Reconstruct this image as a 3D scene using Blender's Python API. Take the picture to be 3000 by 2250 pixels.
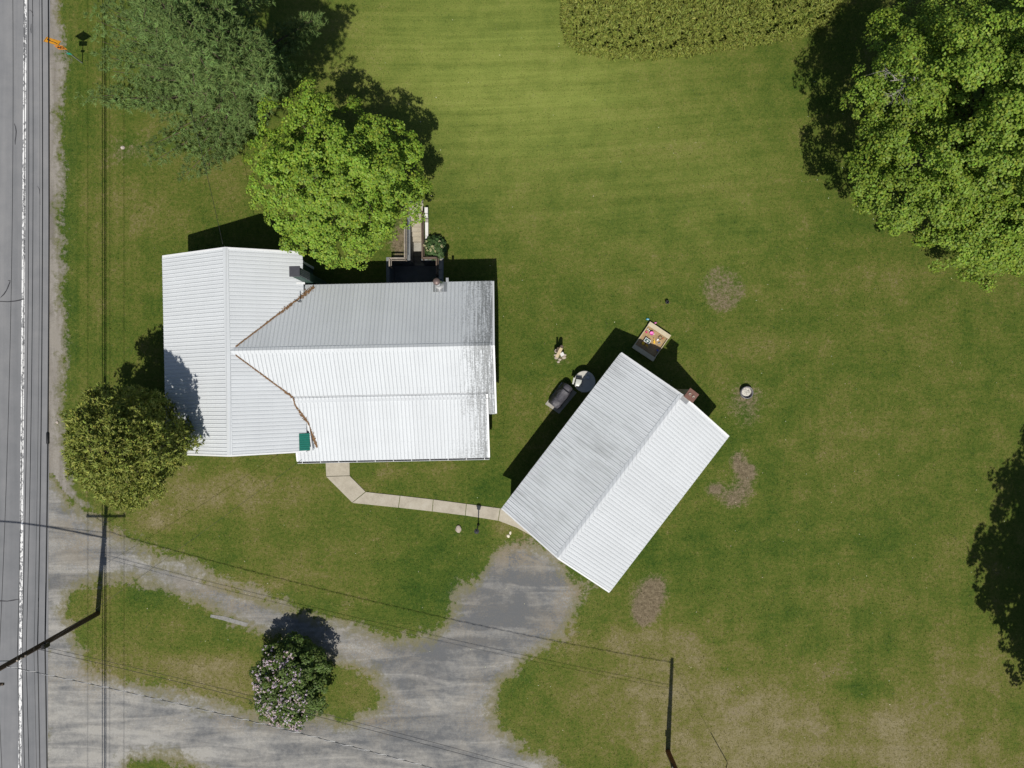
import bpy, bmesh, math, random
import numpy as np
from mathutils import Vector, Matrix

for o in list(bpy.data.objects): bpy.data.objects.remove(o)
SC = bpy.context.scene
COL = SC.collection
random.seed(7); RNG = np.random.default_rng(11)

# ------------------------------------------------------------------ camera, sky, sun, exposure
CAM_H = 46.27                      # flying height of the drone (m)
FPX = 2082.0                       # focal length in pixels of the 3000 px wide photograph
cam = bpy.data.cameras.new('camera'); cam.sensor_width = 36.0; cam.lens = 36.0 * FPX / 3000.0
cam.clip_end = 3000.0
camo = bpy.data.objects.new('camera', cam); COL.objects.link(camo); camo.location = (0, 0, CAM_H)
SC.camera = camo
SUN_EL = math.radians(59.4)
world = bpy.data.worlds.new('World'); SC.world = world; world.use_nodes = True
wt = world.node_tree; wt.nodes.clear()
sky = wt.nodes.new('ShaderNodeTexSky'); sky.sky_type = 'NISHITA'; sky.sun_disc = False
sky.sun_elevation = SUN_EL; sky.sun_rotation = math.pi
bgn = wt.nodes.new('ShaderNodeBackground'); bgn.inputs['Strength'].default_value = 0.06
wout = wt.nodes.new('ShaderNodeOutputWorld')
wt.links.new(sky.outputs[0], bgn.inputs['Color']); wt.links.new(bgn.outputs[0], wout.inputs['Surface'])
sun = bpy.data.lights.new('sun', 'SUN'); sun.energy = 4.1; sun.angle = math.radians(0.53); sun.color = (1.0, 0.955, 0.88)
suno = bpy.data.objects.new('sun', sun); COL.objects.link(suno)
ldir = Vector((0.035 * math.cos(SUN_EL), math.cos(SUN_EL), -math.sin(SUN_EL)))
suno.rotation_euler = ldir.to_track_quat('-Z', 'Y').to_euler(); suno.location = (0, -30, 60)
SC.view_settings.view_transform = 'Standard'; SC.view_settings.look = 'None'
SC.view_settings.exposure = 0.0; SC.view_settings.gamma = 1.0; SC.view_settings.use_curve_mapping = False
SC.render.engine = 'CYCLES'

# ------------------------------------------------------------------ helpers
S = 45.0                            # photograph pixels per metre on the ground
def P(px, py, z=0.0):
    k = (CAM_H - z) / CAM_H
    return Vector(((px - 1500.0) / S * k, -(py - 1125.0) / S * k, z))

def tag(o, label=None, cat=None, group=None, kind=None):
    if label: o['label'] = label
    if cat: o['category'] = cat
    if group: o['group'] = group
    if kind: o['kind'] = kind
    return o
def thing(name, loc, label, cat, group=None):
    o = bpy.data.objects.new(name, None); COL.objects.link(o); o.location = loc; o.empty_display_size = 0.3
    return tag(o, label, cat, group)
def wloc(o):
    v = Vector((0, 0, 0))
    while o is not None: v += o.location; o = o.parent
    return v
def link(name, me, mat=None, parent=None, smooth=False):
    """me holds world coordinates; they are moved into the parent's frame."""
    if parent is not None:
        me.transform(Matrix.Translation(-wloc(parent)))
    o = bpy.data.objects.new(name, me); COL.objects.link(o); o.parent = parent
    if mat is not None and len(me.materials) == 0: me.materials.append(mat)
    if smooth: me.polygons.foreach_set('use_smooth', [True] * len(me.polygons))
    return o

class MB:
    def __init__(s): s.v = []; s.f = []
    def quad(s, *pts):
        n = len(s.v); s.v += [tuple(p) for p in pts]; s.f.append(tuple(range(n, n + len(pts)))); return s
    def hexa(s, b, t):
        n = len(s.v); s.v += [tuple(p) for p in b] + [tuple(p) for p in t]; k = len(b)
        s.f.append(tuple(n + i for i in reversed(range(k)))); s.f.append(tuple(n + k + i for i in range(k)))
        for i in range(k):
            j = (i + 1) % k; s.f.append((n + i, n + j, n + k + j, n + k + i))
        return s
    def box(s, c, size, rot=0.0, tilt=None):
        c = Vector(c); M = Matrix.Rotation(rot, 3, 'Z')
        if tilt: M = M @ tilt
        hx, hy, hz = size[0] / 2, size[1] / 2, size[2] / 2
        b = [c + M @ Vector((x, y, -hz)) for x, y in ((-hx, -hy), (hx, -hy), (hx, hy), (-hx, hy))]
        t = [c + M @ Vector((x, y, hz)) for x, y in ((-hx, -hy), (hx, -hy), (hx, hy), (-hx, hy))]
        return s.hexa(b, t)
    def beam(s, a, b, w, h, up=(0, 0, 1)):
        a = Vector(a); b = Vector(b); d = (b - a).normalized(); up = Vector(up)
        x = d.cross(up)
        if x.length < 1e-4: x = d.cross(Vector((0, 1, 0)))
        x.normalize(); y = x.cross(d)
        q = [x * w / 2 * i + y * h / 2 * j for i, j in ((-1, -1), (1, -1), (1, 1), (-1, 1))]
        return s.hexa([a + v for v in q], [b + v for v in q])
    def tube(s, pts, r, seg=8, cap=True):
        pts = [Vector(p) for p in pts]; n0 = len(s.v); rs = r if hasattr(r, '__len__') else [r] * len(pts)
        ref = None
        for i, p in enumerate(pts):
            d = (pts[min(i + 1, len(pts) - 1)] - pts[max(i - 1, 0)]).normalized()
            if ref is None:
                ref = d.orthogonal().normalized()
            else:
                ref = (ref - d * ref.dot(d)); ref = ref.normalized() if ref.length > 1e-5 else d.orthogonal().normalized()
            y = d.cross(ref)
            for j in range(seg):
                a = 2 * math.pi * j / seg
                s.v.append(tuple(p + (ref * math.cos(a) + y * math.sin(a)) * rs[i]))
        for i in range(len(pts) - 1):
            for j in range(seg):
                k = (j + 1) % seg; a = n0 + i * seg; b = a + seg
                s.f.append((a + j, a + k, b + k, b + j))
        if cap:
            s.f.append(tuple(n0 + j for j in reversed(range(seg))))
            e = n0 + (len(pts) - 1) * seg; s.f.append(tuple(e + j for j in range(seg)))
        return s
    def lathe(s, c, prof, seg=20, sx=1.0, sy=1.0, closed=True):
        c = Vector(c); n0 = len(s.v)
        for r, z in prof:
            for j in range(seg):
                a = 2 * math.pi * j / seg; s.v.append((c.x + r * sx * math.cos(a), c.y + r * sy * math.sin(a), c.z + z))
        for i in range(len(prof) - 1):
            for j in range(seg):
                k = (j + 1) % seg; a = n0 + i * seg; b = a + seg
                s.f.append((a + j, a + k, b + k, b + j))
        if closed:
            s.f.append(tuple(n0 + j for j in reversed(range(seg))))
            e = n0 + (len(prof) - 1) * seg; s.f.append(tuple(e + j for j in range(seg)))
        return s
    def mesh(s, name):
        me = bpy.data.meshes.new(name); me.from_pydata(s.v, [], s.f); me.update(); return me
    def build(s, name, mat, parent=None, smooth=False, bevel=0.0):
        me = s.mesh(name)
        if bevel > 0:
            bm = bmesh.new(); bm.from_mesh(me)
            bmesh.ops.bevel(bm, geom=list(bm.edges), offset=bevel, segments=2, affect='EDGES', profile=0.6, clamp_overlap=True)
            bm.to_mesh(me); bm.free()
        return link(name, me, mat, parent, smooth)

# ------------------------------------------------------------------ node helpers / materials
class NT:
    def __init__(s, tree): s.t = tree
    def n(s, typ, **kw):
        nd = s.t.nodes.new(typ)
        for k, v in kw.items():
            if k.startswith('i_'):
                key = k[2:]; key = int(key) if key.isdigit() else key.replace('_', ' ')
                s.set(nd.inputs[key], v)
            else: setattr(nd, k, v)
        return nd
    def set(s, sock, v):
        if isinstance(v, bpy.types.NodeSocket): s.t.links.new(v, sock)
        elif isinstance(v, bpy.types.Node): s.t.links.new(v.outputs[0], sock)
        else: sock.default_value = v
    def math(s, op, a, b=0.0, clamp=False):
        m = s.n('ShaderNodeMath', operation=op); m.use_clamp = clamp
        s.set(m.inputs[0], a); s.set(m.inputs[1], b); return m.outputs[0]
    def noise(s, vec, scale, detail=4.0, rough=0.55, dist=0.0):
        m = s.n('ShaderNodeTexNoise'); s.set(m.inputs['Vector'], vec)
        m.inputs['Scale'].default_value = scale; m.inputs['Detail'].default_value = detail
        m.inputs['Roughness'].default_value = rough; m.inputs['Distortion'].default_value = dist
        return m.outputs['Fac']
    def mapv(s, vec, scale=(1, 1, 1), rot=0.0, loc=(0, 0, 0)):
        m = s.n('ShaderNodeMapping'); s.set(m.inputs['Vector'], vec)
        m.inputs['Scale'].default_value = scale; m.inputs['Rotation'].default_value = (0, 0, rot); m.inputs['Location'].default_value = loc
        return m.outputs[0]
    def sstep(s, v, a, b):
        m = s.n('ShaderNodeMapRange', interpolation_type='SMOOTHSTEP'); s.set(m.inputs['Value'], v)
        m.inputs['From Min'].default_value = a; m.inputs['From Max'].default_value = b; return m.outputs[0]
    def ramp(s, f, stops):
        r = s.n('ShaderNodeValToRGB'); s.set(r.inputs[0], f); e = r.color_ramp.elements
        while len(e) > 1: e.remove(e[0])
        for i, (p, c) in enumerate(stops):
            x = e[0] if i == 0 else e.new(p)
            x.position = p; x.color = (*c, 1)
        return r.outputs[0]
    def mix(s, f, a, b, mode='MIX'):
        m = s.n('ShaderNodeMix', data_type='RGBA', blend_type=mode); s.set(m.inputs[0], f)
        for sock, v in ((m.inputs[6], a), (m.inputs[7], b)):
            if isinstance(v, tuple): sock.default_value = (*v, 1)
            else: s.set(sock, v)
        return m.outputs[2]
    def grey(s, v):
        c = s.n('ShaderNodeCombineColor'); [s.set(c.inputs[i], v) for i in range(3)]; return c.outputs[0]
    def attr(s, name):
        return s.n('ShaderNodeAttribute', attribute_name=name)

def newmat(name):
    m = bpy.data.materials.new(name); m.use_nodes = True; t = m.node_tree; t.nodes.clear()
    q = NT(t); out = q.n('ShaderNodeOutputMaterial'); b = q.n('ShaderNodeBsdfPrincipled')
    t.links.new(b.outputs[0], out.inputs['Surface']); return m, q, b, out
def pmat(name, col, rough=0.7, var=0.25, scale=6.0, metal=0.0, bump=0.0, spec=0.4, stretch=(1, 1, 1), col2=None):
    """procedural paint / wood / stone: colour with two octaves of wear and grain"""
    m, q, b, out = newmat(name)
    g = q.n('ShaderNodeTexCoord').outputs['Object']
    v = q.mapv(g, stretch); n1 = q.noise(v, scale, 5, 0.6); n2 = q.noise(v, scale * 7, 3, 0.6)
    f = q.math('ADD', q.math('MULTIPLY', n1, 0.65), q.math('MULTIPLY', n2, 0.35))
    lo = tuple(max(0, c * (1 - var)) for c in col); hi = col2 if col2 else tuple(min(1, c * (1 + var)) for c in col)
    q.set(b.inputs['Base Color'], q.ramp(f, [(0.32, lo), (0.5, col), (0.68, hi)]))
    b.inputs['Roughness'].default_value = rough; b.inputs['Metallic'].default_value = metal
    b.inputs['Specular IOR Level'].default_value = spec
    if bump > 0:
        bp = q.n('ShaderNodeBump'); bp.inputs['Strength'].default_value = bump; bp.inputs['Distance'].default_value = 0.02
        q.set(bp.inputs['Height'], f); q.set(b.inputs['Normal'], bp.outputs[0])
    return m

# lawn colour, shared by the lawn itself and by the soft margins of gravel and shoulder
def lawn_group():
    g = bpy.data.node_groups.new('lawn_colour', 'ShaderNodeTree')
    g.interface.new_socket('Color', in_out='OUTPUT', socket_type='NodeSocketColor')
    g.interface.new_socket('Height', in_out='OUTPUT', socket_type='NodeSocketFloat')
    q = NT(g); go = q.n('NodeGroupOutput')
    pos = q.n('ShaderNodeNewGeometry').outputs['Position']
    dry = q.attr('dry').outputs['Fac']; soil = q.attr('soil').outputs['Fac']; verge = q.attr('verge').outputs['Fac']; pale = q.attr('pale').outputs['Fac']
    nL = q.noise(pos, 0.13, 4, 0.55); nM = q.noise(pos, 0.62, 5, 0.6, 0.3); nF = q.noise(pos, 4.5, 5, 0.7); nX = q.noise(pos, 13.0, 4, 0.75)
    curve = q.n('ShaderNodeVectorMath', operation='ADD')      # mown swathes bend a little
    q.set(curve.inputs[0], pos); wob = q.n('ShaderNodeTexNoise'); q.set(wob.inputs['Vector'], pos); wob.inputs['Scale'].default_value = 0.016; wob.inputs['Detail'].default_value = 0.0
    sc = q.n('ShaderNodeVectorMath', operation='SCALE'); q.set(sc.inputs[0], wob.outputs['Color']); sc.inputs['Scale'].default_value = 14.0
    q.set(curve.inputs[1], sc.outputs[0])
    sH = q.noise(q.mapv(curve.outputs[0], (0.05, 0.85, 1)), 1.0, 3, 0.55); sV = q.noise(q.mapv(pos, (1.5, 0.04, 1)), 1.0, 4, 0.6)
    st = q.n('ShaderNodeMix', data_type='FLOAT'); q.set(st.inputs[0], verge); q.set(st.inputs[2], sH); q.set(st.inputs[3], sV)
    def c(v, a): return q.math('MULTIPLY', q.math('SUBTRACT', v, 0.5), a)
    v = dry
    patchy = q.math('ADD', 0.66, q.math('MULTIPLY', q.sstep(dry, 0.42, 0.7), 0.25))
    mow = q.math('ADD', 0.35, q.math('MULTIPLY', q.math('MAXIMUM', pale, verge), 0.8))
    fine = q.noise(q.mapv(curve.outputs[0], (0.06, 2.4, 1)), 1.0, 4, 0.65)
    for t in (q.math('MULTIPLY', c(nL, 0.8), patchy), q.math('MULTIPLY', c(nM, 1.15), patchy), c(nF, 1.05), c(nX, 0.9), q.math('MULTIPLY', c(st.outputs[0], 0.55), mow), q.math('MULTIPLY', c(fine, 0.45), q.math('MULTIPLY', q.math('SUBTRACT', 1.0, verge), mow))): v = q.math('ADD', v, t)
    col = q.ramp(v, [(0.0, (.028, .062, .007)), (0.22, (.054, .088, .011)), (0.42, (.086, .110, .017)), (0.6, (.126, .126, .030)),
                     (0.78, (.165, .145, .060)), (1.0, (.22, .19, .105))])
    col = q.mix(q.math('MULTIPLY', pale, q.sstep(q.math('ADD', q.math('MULTIPLY', nM, 0.35), q.math('MULTIPLY', fine, 0.65)), 0.0, 0.85)), col, (.225, .268, .058))
    s = soil
    for t in (c(nM, 1.0), c(nF, 1.3), c(nX, 0.6)): s = q.math('ADD', s, t)
    scol = q.ramp(q.math('ADD', q.math('MULTIPLY', nF, 0.6), q.math('MULTIPLY', nX, 0.4)), [(0.34, (.055, .040, .028)), (0.46, (.135, .102, .068)), (0.56, (.19, .15, .10)), (0.7, (.28, .23, .165))])
    col = q.mix(q.math('MULTIPLY', q.sstep(s, 0.22, 0.75), 0.9), col, scol)
    nf2 = q.noise(pos, 30.0, 3, 0.75)
    br = q.math('ADD', 0.16, q.math('MULTIPLY', nX, 0.8)); br = q.math('ADD', br, q.math('MULTIPLY', nf2, 0.95))
    col = q.mix(1.0, col, q.grey(br), 'MULTIPLY')
    q.t.links.new(col, go.inputs[0]); h = q.math('ADD', q.math('MULTIPLY', nX, 0.6), q.math('MULTIPLY', nF, 0.5)); q.t.links.new(h, go.inputs[1])
    return g
LAWN = lawn_group()

def lawn_mat():
    m, q, b, out = newmat('lawn'); g = q.n('ShaderNodeGroup'); g.node_tree = LAWN
    q.set(b.inputs['Base Color'], g.outputs[0]); b.inputs['Roughness'].default_value = 0.9; b.inputs['Specular IOR Level'].default_value = 0.15
    bp = q.n('ShaderNodeBump'); bp.inputs['Strength'].default_value = 0.55; bp.inputs['Distance'].default_value = 0.06
    q.set(bp.inputs['Height'], g.outputs[1]); q.set(b.inputs['Normal'], bp.outputs[0]); return m
def gravel_mat(name, a, bcol, tan, soft=0.7, streak=True):
    m, q, b, out = newmat(name); g = q.n('ShaderNodeGroup'); g.node_tree = LAWN
    pos = q.n('ShaderNodeNewGeometry').outputs['Position']; d = q.attr('edge').outputs['Fac']
    nM = q.noise(pos, 0.5, 5, 0.62, 0.6); nF = q.noise(pos, 3.2, 5, 0.7); nX = q.noise(pos, 26.0, 3, 0.7); nG = q.noise(pos, 9.0, 4, 0.65)
    wv = q.mapv(pos, (0.16, 1.15, 1), 0.12) if streak else q.mapv(pos, (1.8, 0.25, 1))
    tr = q.noise(wv, 1.0, 5, 0.6, 0.9)
    f = q.math('ADD', q.math('MULTIPLY', nM, 0.32), q.math('MULTIPLY', tr, 0.55)); f = q.math('ADD', f, q.math('MULTIPLY', nF, 0.22))
    f = q.math('ADD', f, q.math('MULTIPLY', nX, 0.12)); f = q.math('SUBTRACT', f, q.math('MULTIPLY', q.attr('dark').outputs['Fac'], 0.10))
    col = q.ramp(f, [(0.48, a), (0.595, tuple((x + y) / 2 for x, y in zip(a, bcol))), (0.69, bcol)])
    pt = q.attr('tan').outputs['Fac']
    col = q.mix(q.math('MULTIPLY', q.sstep(q.math('ADD', nG, q.math('SUBTRACT', nM, 0.5)), 0.42, 0.62), pt), col, tan)
    jitter = q.math('ADD', q.math('MULTIPLY', q.math('SUBTRACT', nF, 0.5), 2.2), q.math('MULTIPLY', q.math('SUBTRACT', nX, 0.5), 0.5))
    jitter = q.math('ADD', jitter, q.math('MULTIPLY', q.math('SUBTRACT', nM, 0.5), 2.6))
    dj = q.math('ADD', d, jitter)
    col = q.mix(q.sstep(dj, 0.0, 0.1 + soft), q.mix(0.62, g.outputs[0], tan), col)
    lim = q.sstep(d, -0.95, -0.6)
    col = q.mix(q.math('MULTIPLY', q.sstep(dj, -0.22, 0.05), lim), g.outputs[0], col)
    col = q.mix(1.0, col, q.grey(q.math('ADD', 0.75, q.math('MULTIPLY', nX, 0.5))), 'MULTIPLY')
    q.set(b.inputs['Base Color'], col); b.inputs['Roughness'].default_value = 0.92; b.inputs['Specular IOR Level'].default_value = 0.2
    bp = q.n('ShaderNodeBump'); bp.inputs['Strength'].default_value = 0.5; bp.inputs['Distance'].default_value = 0.03
    q.set(bp.inputs['Height'], q.math('ADD', nX, nG)); q.set(b.inputs['Normal'], bp.outputs[0]); return m
def asphalt_mat():
    m, q, b, out = newmat('asphalt'); pos = q.n('ShaderNodeNewGeometry').outputs['Position']
    tr = q.noise(q.mapv(pos, (1.1, 0.03, 1)), 1.0, 4, 0.6); nM = q.noise(pos, 0.8, 5, 0.6); nX = q.noise(pos, 45.0, 3, 0.8)
    f = q.math('ADD', q.math('MULTIPLY', tr, 0.55), q.math('MULTIPLY', nM, 0.3)); f = q.math('ADD', f, q.math('MULTIPLY', nX, 0.15))
    q.set(b.inputs['Base Color'], q.ramp(f, [(0.38, (.155, .16, .168)), (0.5, (.192, .195, .202)), (0.63, (.24, .24, .243))]))
    b.inputs['Roughness'].default_value = 0.85
    bp = q.n('ShaderNodeBump'); bp.inputs['Strength'].default_value = 0.25; bp.inputs['Distance'].default_value = 0.01
    q.set(bp.inputs['Height'], nX); q.set(b.inputs['Normal'], bp.outputs[0]); return m
def line_mat():
    m, q, b, out = newmat('worn_line_paint'); pos = q.n('ShaderNodeNewGeometry').outputs['Position']
    n1 = q.noise(q.mapv(pos, (3.0, 1.3, 1), 0.9), 2.2, 4, 0.6, 0.8); n2 = q.noise(pos, 16, 3, 0.6); n3 = q.noise(q.mapv(pos, (0.2, 0.25, 1)), 1.0, 2, 0.5)
    f = q.math('ADD', n1, q.math('MULTIPLY', q.math('SUBTRACT', n2, 0.5), 0.5)); f = q.math('ADD', f, q.math('MULTIPLY', q.math('SUBTRACT', n3, 0.5), 0.35))
    q.set(b.inputs['Base Color'], q.mix(q.sstep(f, 0.43, 0.51), (.195, .198, .205), (.80, .80, .79))); b.inputs['Roughness'].default_value = 0.7; return m
def roof_mat(name, base, grime=0.0, rot=0.0, window=None, spots=0.0, ribp=.2286, ribdirt=.40):
    """painted ribbed steel; grime runs down the fall of the roof. window = (axis, from, to) limits the mould in place"""
    m, q, b, out = newmat(name); pos = q.n('ShaderNodeNewGeometry').outputs['Position']
    rnd = q.n('ShaderNodeObjectInfo').outputs['Random']
    n1 = q.noise(pos, 0.7, 4, 0.55); nx = q.noise(pos, 30, 2, 0.6)
    v = q.math('ADD', 0.93, q.math('ADD', q.math('MULTIPLY', rnd, 0.05), q.math('MULTIPLY', q.math('SUBTRACT', n1, 0.5), 0.12)))
    v = q.math('ADD', v, q.math('MULTIPLY', q.math('SUBTRACT', nx, 0.5), 0.06))
    col = q.mix(1.0, base, q.grey(v), 'MULTIPLY')
    if grime > 0:
        sv = q.mapv(q.mapv(pos, (1, 1, 1), rot), (9.0, 0.35, 1)); st = q.noise(sv, 1.0, 5, 0.7); bl = q.noise(pos, 0.35, 4, 0.6); sp = q.noise(pos, 11.0, 4, 0.75)
        g = q.math('ADD', q.math('MULTIPLY', st, 0.5), q.math('MULTIPLY', sp, 0.5))
        if window:
            sep = q.n('ShaderNodeSeparateXYZ'); q.set(sep.inputs[0], pos)
            w = q.sstep(q.math('ADD', sep.outputs[window[0]], q.math('MULTIPLY', q.math('SUBTRACT', bl, 0.5), 3.0)), window[1], window[2])
            mask = q.math('MULTIPLY', q.sstep(q.math('ADD', g, q.math('MULTIPLY', w, 0.14)), 0.56, 0.66), w)
        else:
            mask = q.sstep(q.math('ADD', q.math('MULTIPLY', bl, 0.45), q.math('MULTIPLY', st, 0.6)), 0.46, 0.68)
        col = q.mix(q.math('MULTIPLY', mask, grime), col, (.10, .105, .10))
    if spots > 0:
        vo = q.n('ShaderNodeTexVoronoi'); q.set(vo.inputs['Vector'], pos); vo.inputs['Scale'].default_value = 5.0
        bz = q.noise(pos, 0.3, 3, 0.5)
        col = q.mix(q.math('MULTIPLY', q.math('MULTIPLY', q.sstep(vo.outputs['Distance'], 0.16, 0.06), q.sstep(bz, 0.5, 0.62)), spots), col, (.08, .08, .08))
    # dirt lodged along the foot of each rib, and rust-grey screw rows (sheet-local coordinates)
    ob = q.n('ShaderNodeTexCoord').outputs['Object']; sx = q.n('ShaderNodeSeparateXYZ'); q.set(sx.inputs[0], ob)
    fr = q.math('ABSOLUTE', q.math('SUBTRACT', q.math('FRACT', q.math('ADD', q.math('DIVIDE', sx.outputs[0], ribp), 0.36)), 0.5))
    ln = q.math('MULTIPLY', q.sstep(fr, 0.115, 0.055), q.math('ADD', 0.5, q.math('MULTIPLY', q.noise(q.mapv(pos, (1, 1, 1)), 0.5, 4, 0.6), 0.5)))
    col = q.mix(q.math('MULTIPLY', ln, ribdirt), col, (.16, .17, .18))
    dx = q.math('MULTIPLY', q.math('SUBTRACT', q.math('FRACT', q.math('DIVIDE', sx.outputs[0], ribp)), 0.32), ribp)
    dy = q.math('MULTIPLY', q.math('SUBTRACT', q.math('FRACT', q.math('DIVIDE', sx.outputs[1], .76)), 0.5), .76)
    rr = q.math('SQRT', q.math('ADD', q.math('MULTIPLY', dx, dx), q.math('MULTIPLY', dy, dy)))
    col = q.mix(q.math('MULTIPLY', q.sstep(rr, .025, .012), 0.3), col, (.20, .20, .20))
    q.set(b.inputs['Base Color'], col); b.inputs['Roughness'].default_value = 0.55; b.inputs['Specular IOR Level'].default_value = 0.3
    return m
def leaf_mat(name, trans=0.3, rough=0.55, gloss=0.3):
    m, q, b, out = newmat(name); a = q.attr('col').outputs['Color']
    q.set(b.inputs['Base Color'], a); b.inputs['Roughness'].default_value = rough; b.inputs['Specular IOR Level'].default_value = gloss
    tr = q.n('ShaderNodeBsdfTranslucent'); q.set(tr.inputs['Color'], q.mix(1.0, a, (1.15, 1.25, .55), 'MULTIPLY'))
    mx = q.n('ShaderNodeMixShader'); mx.inputs[0].default_value = trans
    q.t.links.new(b.outputs[0], mx.inputs[1]); q.t.links.new(tr.outputs[0], mx.inputs[2]); q.t.links.new(mx.outputs[0], out.inputs['Surface']); return m

M = {}
M['lawn'] = lawn_mat()
M['gravel'] = gravel_mat('gravel', (.132, .136, .140), (.36, .35, .325), (.235, .20, .145), 0.9)
M['shoulder'] = gravel_mat('shoulder_gravel', (.17, .155, .135), (.30, .28, .25), (.215, .19, .15), 0.5, False)
M['asphalt'] = asphalt_mat(); M['line'] = line_mat()
M['tar'] = pmat('crack_sealant', (.045, .045, .05), 0.6)
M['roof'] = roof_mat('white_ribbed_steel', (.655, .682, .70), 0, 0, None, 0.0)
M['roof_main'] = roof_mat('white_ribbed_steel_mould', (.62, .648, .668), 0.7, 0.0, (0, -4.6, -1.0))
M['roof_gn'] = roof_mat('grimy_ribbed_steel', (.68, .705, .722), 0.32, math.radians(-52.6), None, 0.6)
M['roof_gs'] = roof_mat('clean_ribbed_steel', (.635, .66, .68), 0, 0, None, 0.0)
M['green_roof'] = pmat('green_steel', (.012, .16, .12), 0.45, 0.15)
M['trim'] = pmat('white_trim', (.78, .79, .79), 0.5, 0.06)
M['deck'] = pmat('roof_boards', (.16, .13, .10), 0.8, 0.25)
M['siding'] = pmat('green_siding', (.035, .075, .06), 0.6, 0.2, 3.0, stretch=(1, 1, 9))
M['garage_siding'] = pmat('garage_siding', (.42, .42, .40), 0.6, 0.1, 3.0, stretch=(1, 1, 9))
M['concrete'] = pmat('concrete', (.33, .315, .275), 0.9, 0.2, 2.2, bump=0.3, col2=(.40, .385, .34))
M['walk'] = pmat('walkway_concrete', (.41, .37, .295), 0.9, 0.2, 1.4, bump=0.3, col2=(.47, .435, .36))
M['bluish_concrete'] = pmat('bluish_concrete', (.20, .21, .215), 0.85, 0.25, 2.0)  # darker, bluish grey concrete for the pit walls, floor and foundation
M['white_paint'] = pmat('white_painted_block', (.72, .71, .68), 0.7, 0.1, 3.0)
M['wood_grey'] = pmat('weathered_wood', (.30, .26, .215), 0.85, 0.3, 5.0, bump=0.2, stretch=(1, 1, 0.3))
M['wood_brown'] = pmat('brown_wood', (.13, .095, .07), 0.85, 0.3, 5.0)
M['wood_pale'] = pmat('pale_board', (.52, .42, .27), 0.8, 0.18, 4.0)
M['wood_cream'] = pmat('cream_board', (.55, .475, .33), 0.75, 0.15, 4.0)
M['bark'] = pmat('bark', (.10, .075, .055), 0.95, 0.35, 7.0, bump=0.6, stretch=(1, 1, .25))
M['deadwood'] = pmat('dead_wood', (.36, .33, .31), 0.9, 0.2, 6.0)
M['pole'] = pmat('creosoted_pole', (.080, .052, .036), 0.85, 0.35, 5.0, bump=0.3, stretch=(1, 1, .12))
M['pole2'] = pmat('brown_pole', (.15, .062, .028), 0.85, 0.3, 5.0, bump=0.3, stretch=(1, 1, .12))
M['black'] = pmat('black_rubber', (.018, .018, .02), 0.5, 0.2)
M['wire'] = pmat('wire_black', (.02, .02, .022), 0.5, 0.2)
M['wire_light'] = pmat('wire_bare_aluminium', (.62, .62, .62), 0.4, 0.1, metal=0.3)
M['galv'] = pmat('galvanised_steel', (.42, .43, .44), 0.4, 0.15, 5.0, metal=0.5)
M['bright_galv'] = pmat('bright_galvanised', (.66, .66, .65), 0.35, 0.15, 6.0, metal=0.4)
M['pipe_cap'] = pmat('brown_metal_cap', (.17, .125, .115), 0.45, 0.2, metal=0.3)
M['chim_cap'] = pmat('charcoal_cap', (.055, .055, .065), 0.5, 0.2)
M['brick_red'] = pmat('brown_red_chimney', (.17, .085, .065), 0.8, 0.25)
M['tan_block'] = pmat('tan_masonry', (.48, .38, .27), 0.85, 0.2)
M['litter'] = pmat('leaf_litter', (.20, .115, .055), 0.95, 0.4, 9.0, bump=0.5)
M['sign_yellow'] = pmat('sign_yellow', (.86, .37, .012), 0.45, 0.05)
M['sign_orange'] = pmat('sign_orange', (.84, .28, .015), 0.45, 0.05)
M['sign_green'] = pmat('sign_green', (.03, .34, .24), 0.5, 0.1)
M['sand'] = pmat('sand', (.36, .255, .135), 0.95, 0.2, 5.0, bump=0.4)
M['ash'] = pmat('ash', (.58, .56, .50), 0.95, 0.3, 9.0, bump=0.6)
M['rust'] = pmat('scorched_steel', (.22, .21, .22), 0.5, 0.35, 8.0, metal=0.4)
M['stone'] = pmat('stone', (.42, .36, .30), 0.9, 0.3, 6.0, bump=0.5)
M['stone_pale'] = pmat('pale_stone', (.72, .66, .53), 0.9, 0.15, 6.0, bump=0.4)
M['stone_pink'] = pmat('pinkish_stone', (.50, .43, .38), 0.9, 0.25, 6.0, bump=0.5)
M['cover'] = pmat('grill_cover_fabric', (.075, .073, .085), 0.55, 0.3, 5.0)
M['table'] = pmat('table_top', (.50, .48, .43), 0.5, 0.1, 5.0)
M['steel_lid'] = pmat('pale_steel_lid', (.60, .61, .56), 0.35, 0.08, 5.0, metal=0.2)
M['glass'] = pmat('window_glass', (.03, .04, .05), 0.08, 0.2, spec=0.6)
def paint(name, c, r=0.45): M[name] = pmat(name, c, r, 0.08); return M[name]
for nm, c in (('pink', (.78, .22, .52)), ('magenta', (.70, .06, .25)), ('toy_white', (.80, .80, .78)), ('toy_yellow', (.85, .52, .03)), ('toy_blue', (.05, .10, .55)),
              ('toy_teal', (.03, .30, .40)), ('toy_green', (.05, .11, .09)), ('toy_grey', (.25, .28, .33)), ('pale_blue', (.45, .62, .72)), ('toy_red', (.55, .08, .03))): paint(nm, c)
M['leaf_maple'] = leaf_mat('maple_leaves', 0.22); M['leaf_needle'] = leaf_mat('pine_needles', 0.12, 0.6, 0.12)
M['leaf_cedar'] = leaf_mat('cedar_sprays', 0.12, 0.6); M['leaf_lilac'] = leaf_mat('lilac_leaves', 0.22); M['petal'] = leaf_mat('petals', 0.2, 0.8, 0.1)

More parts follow.
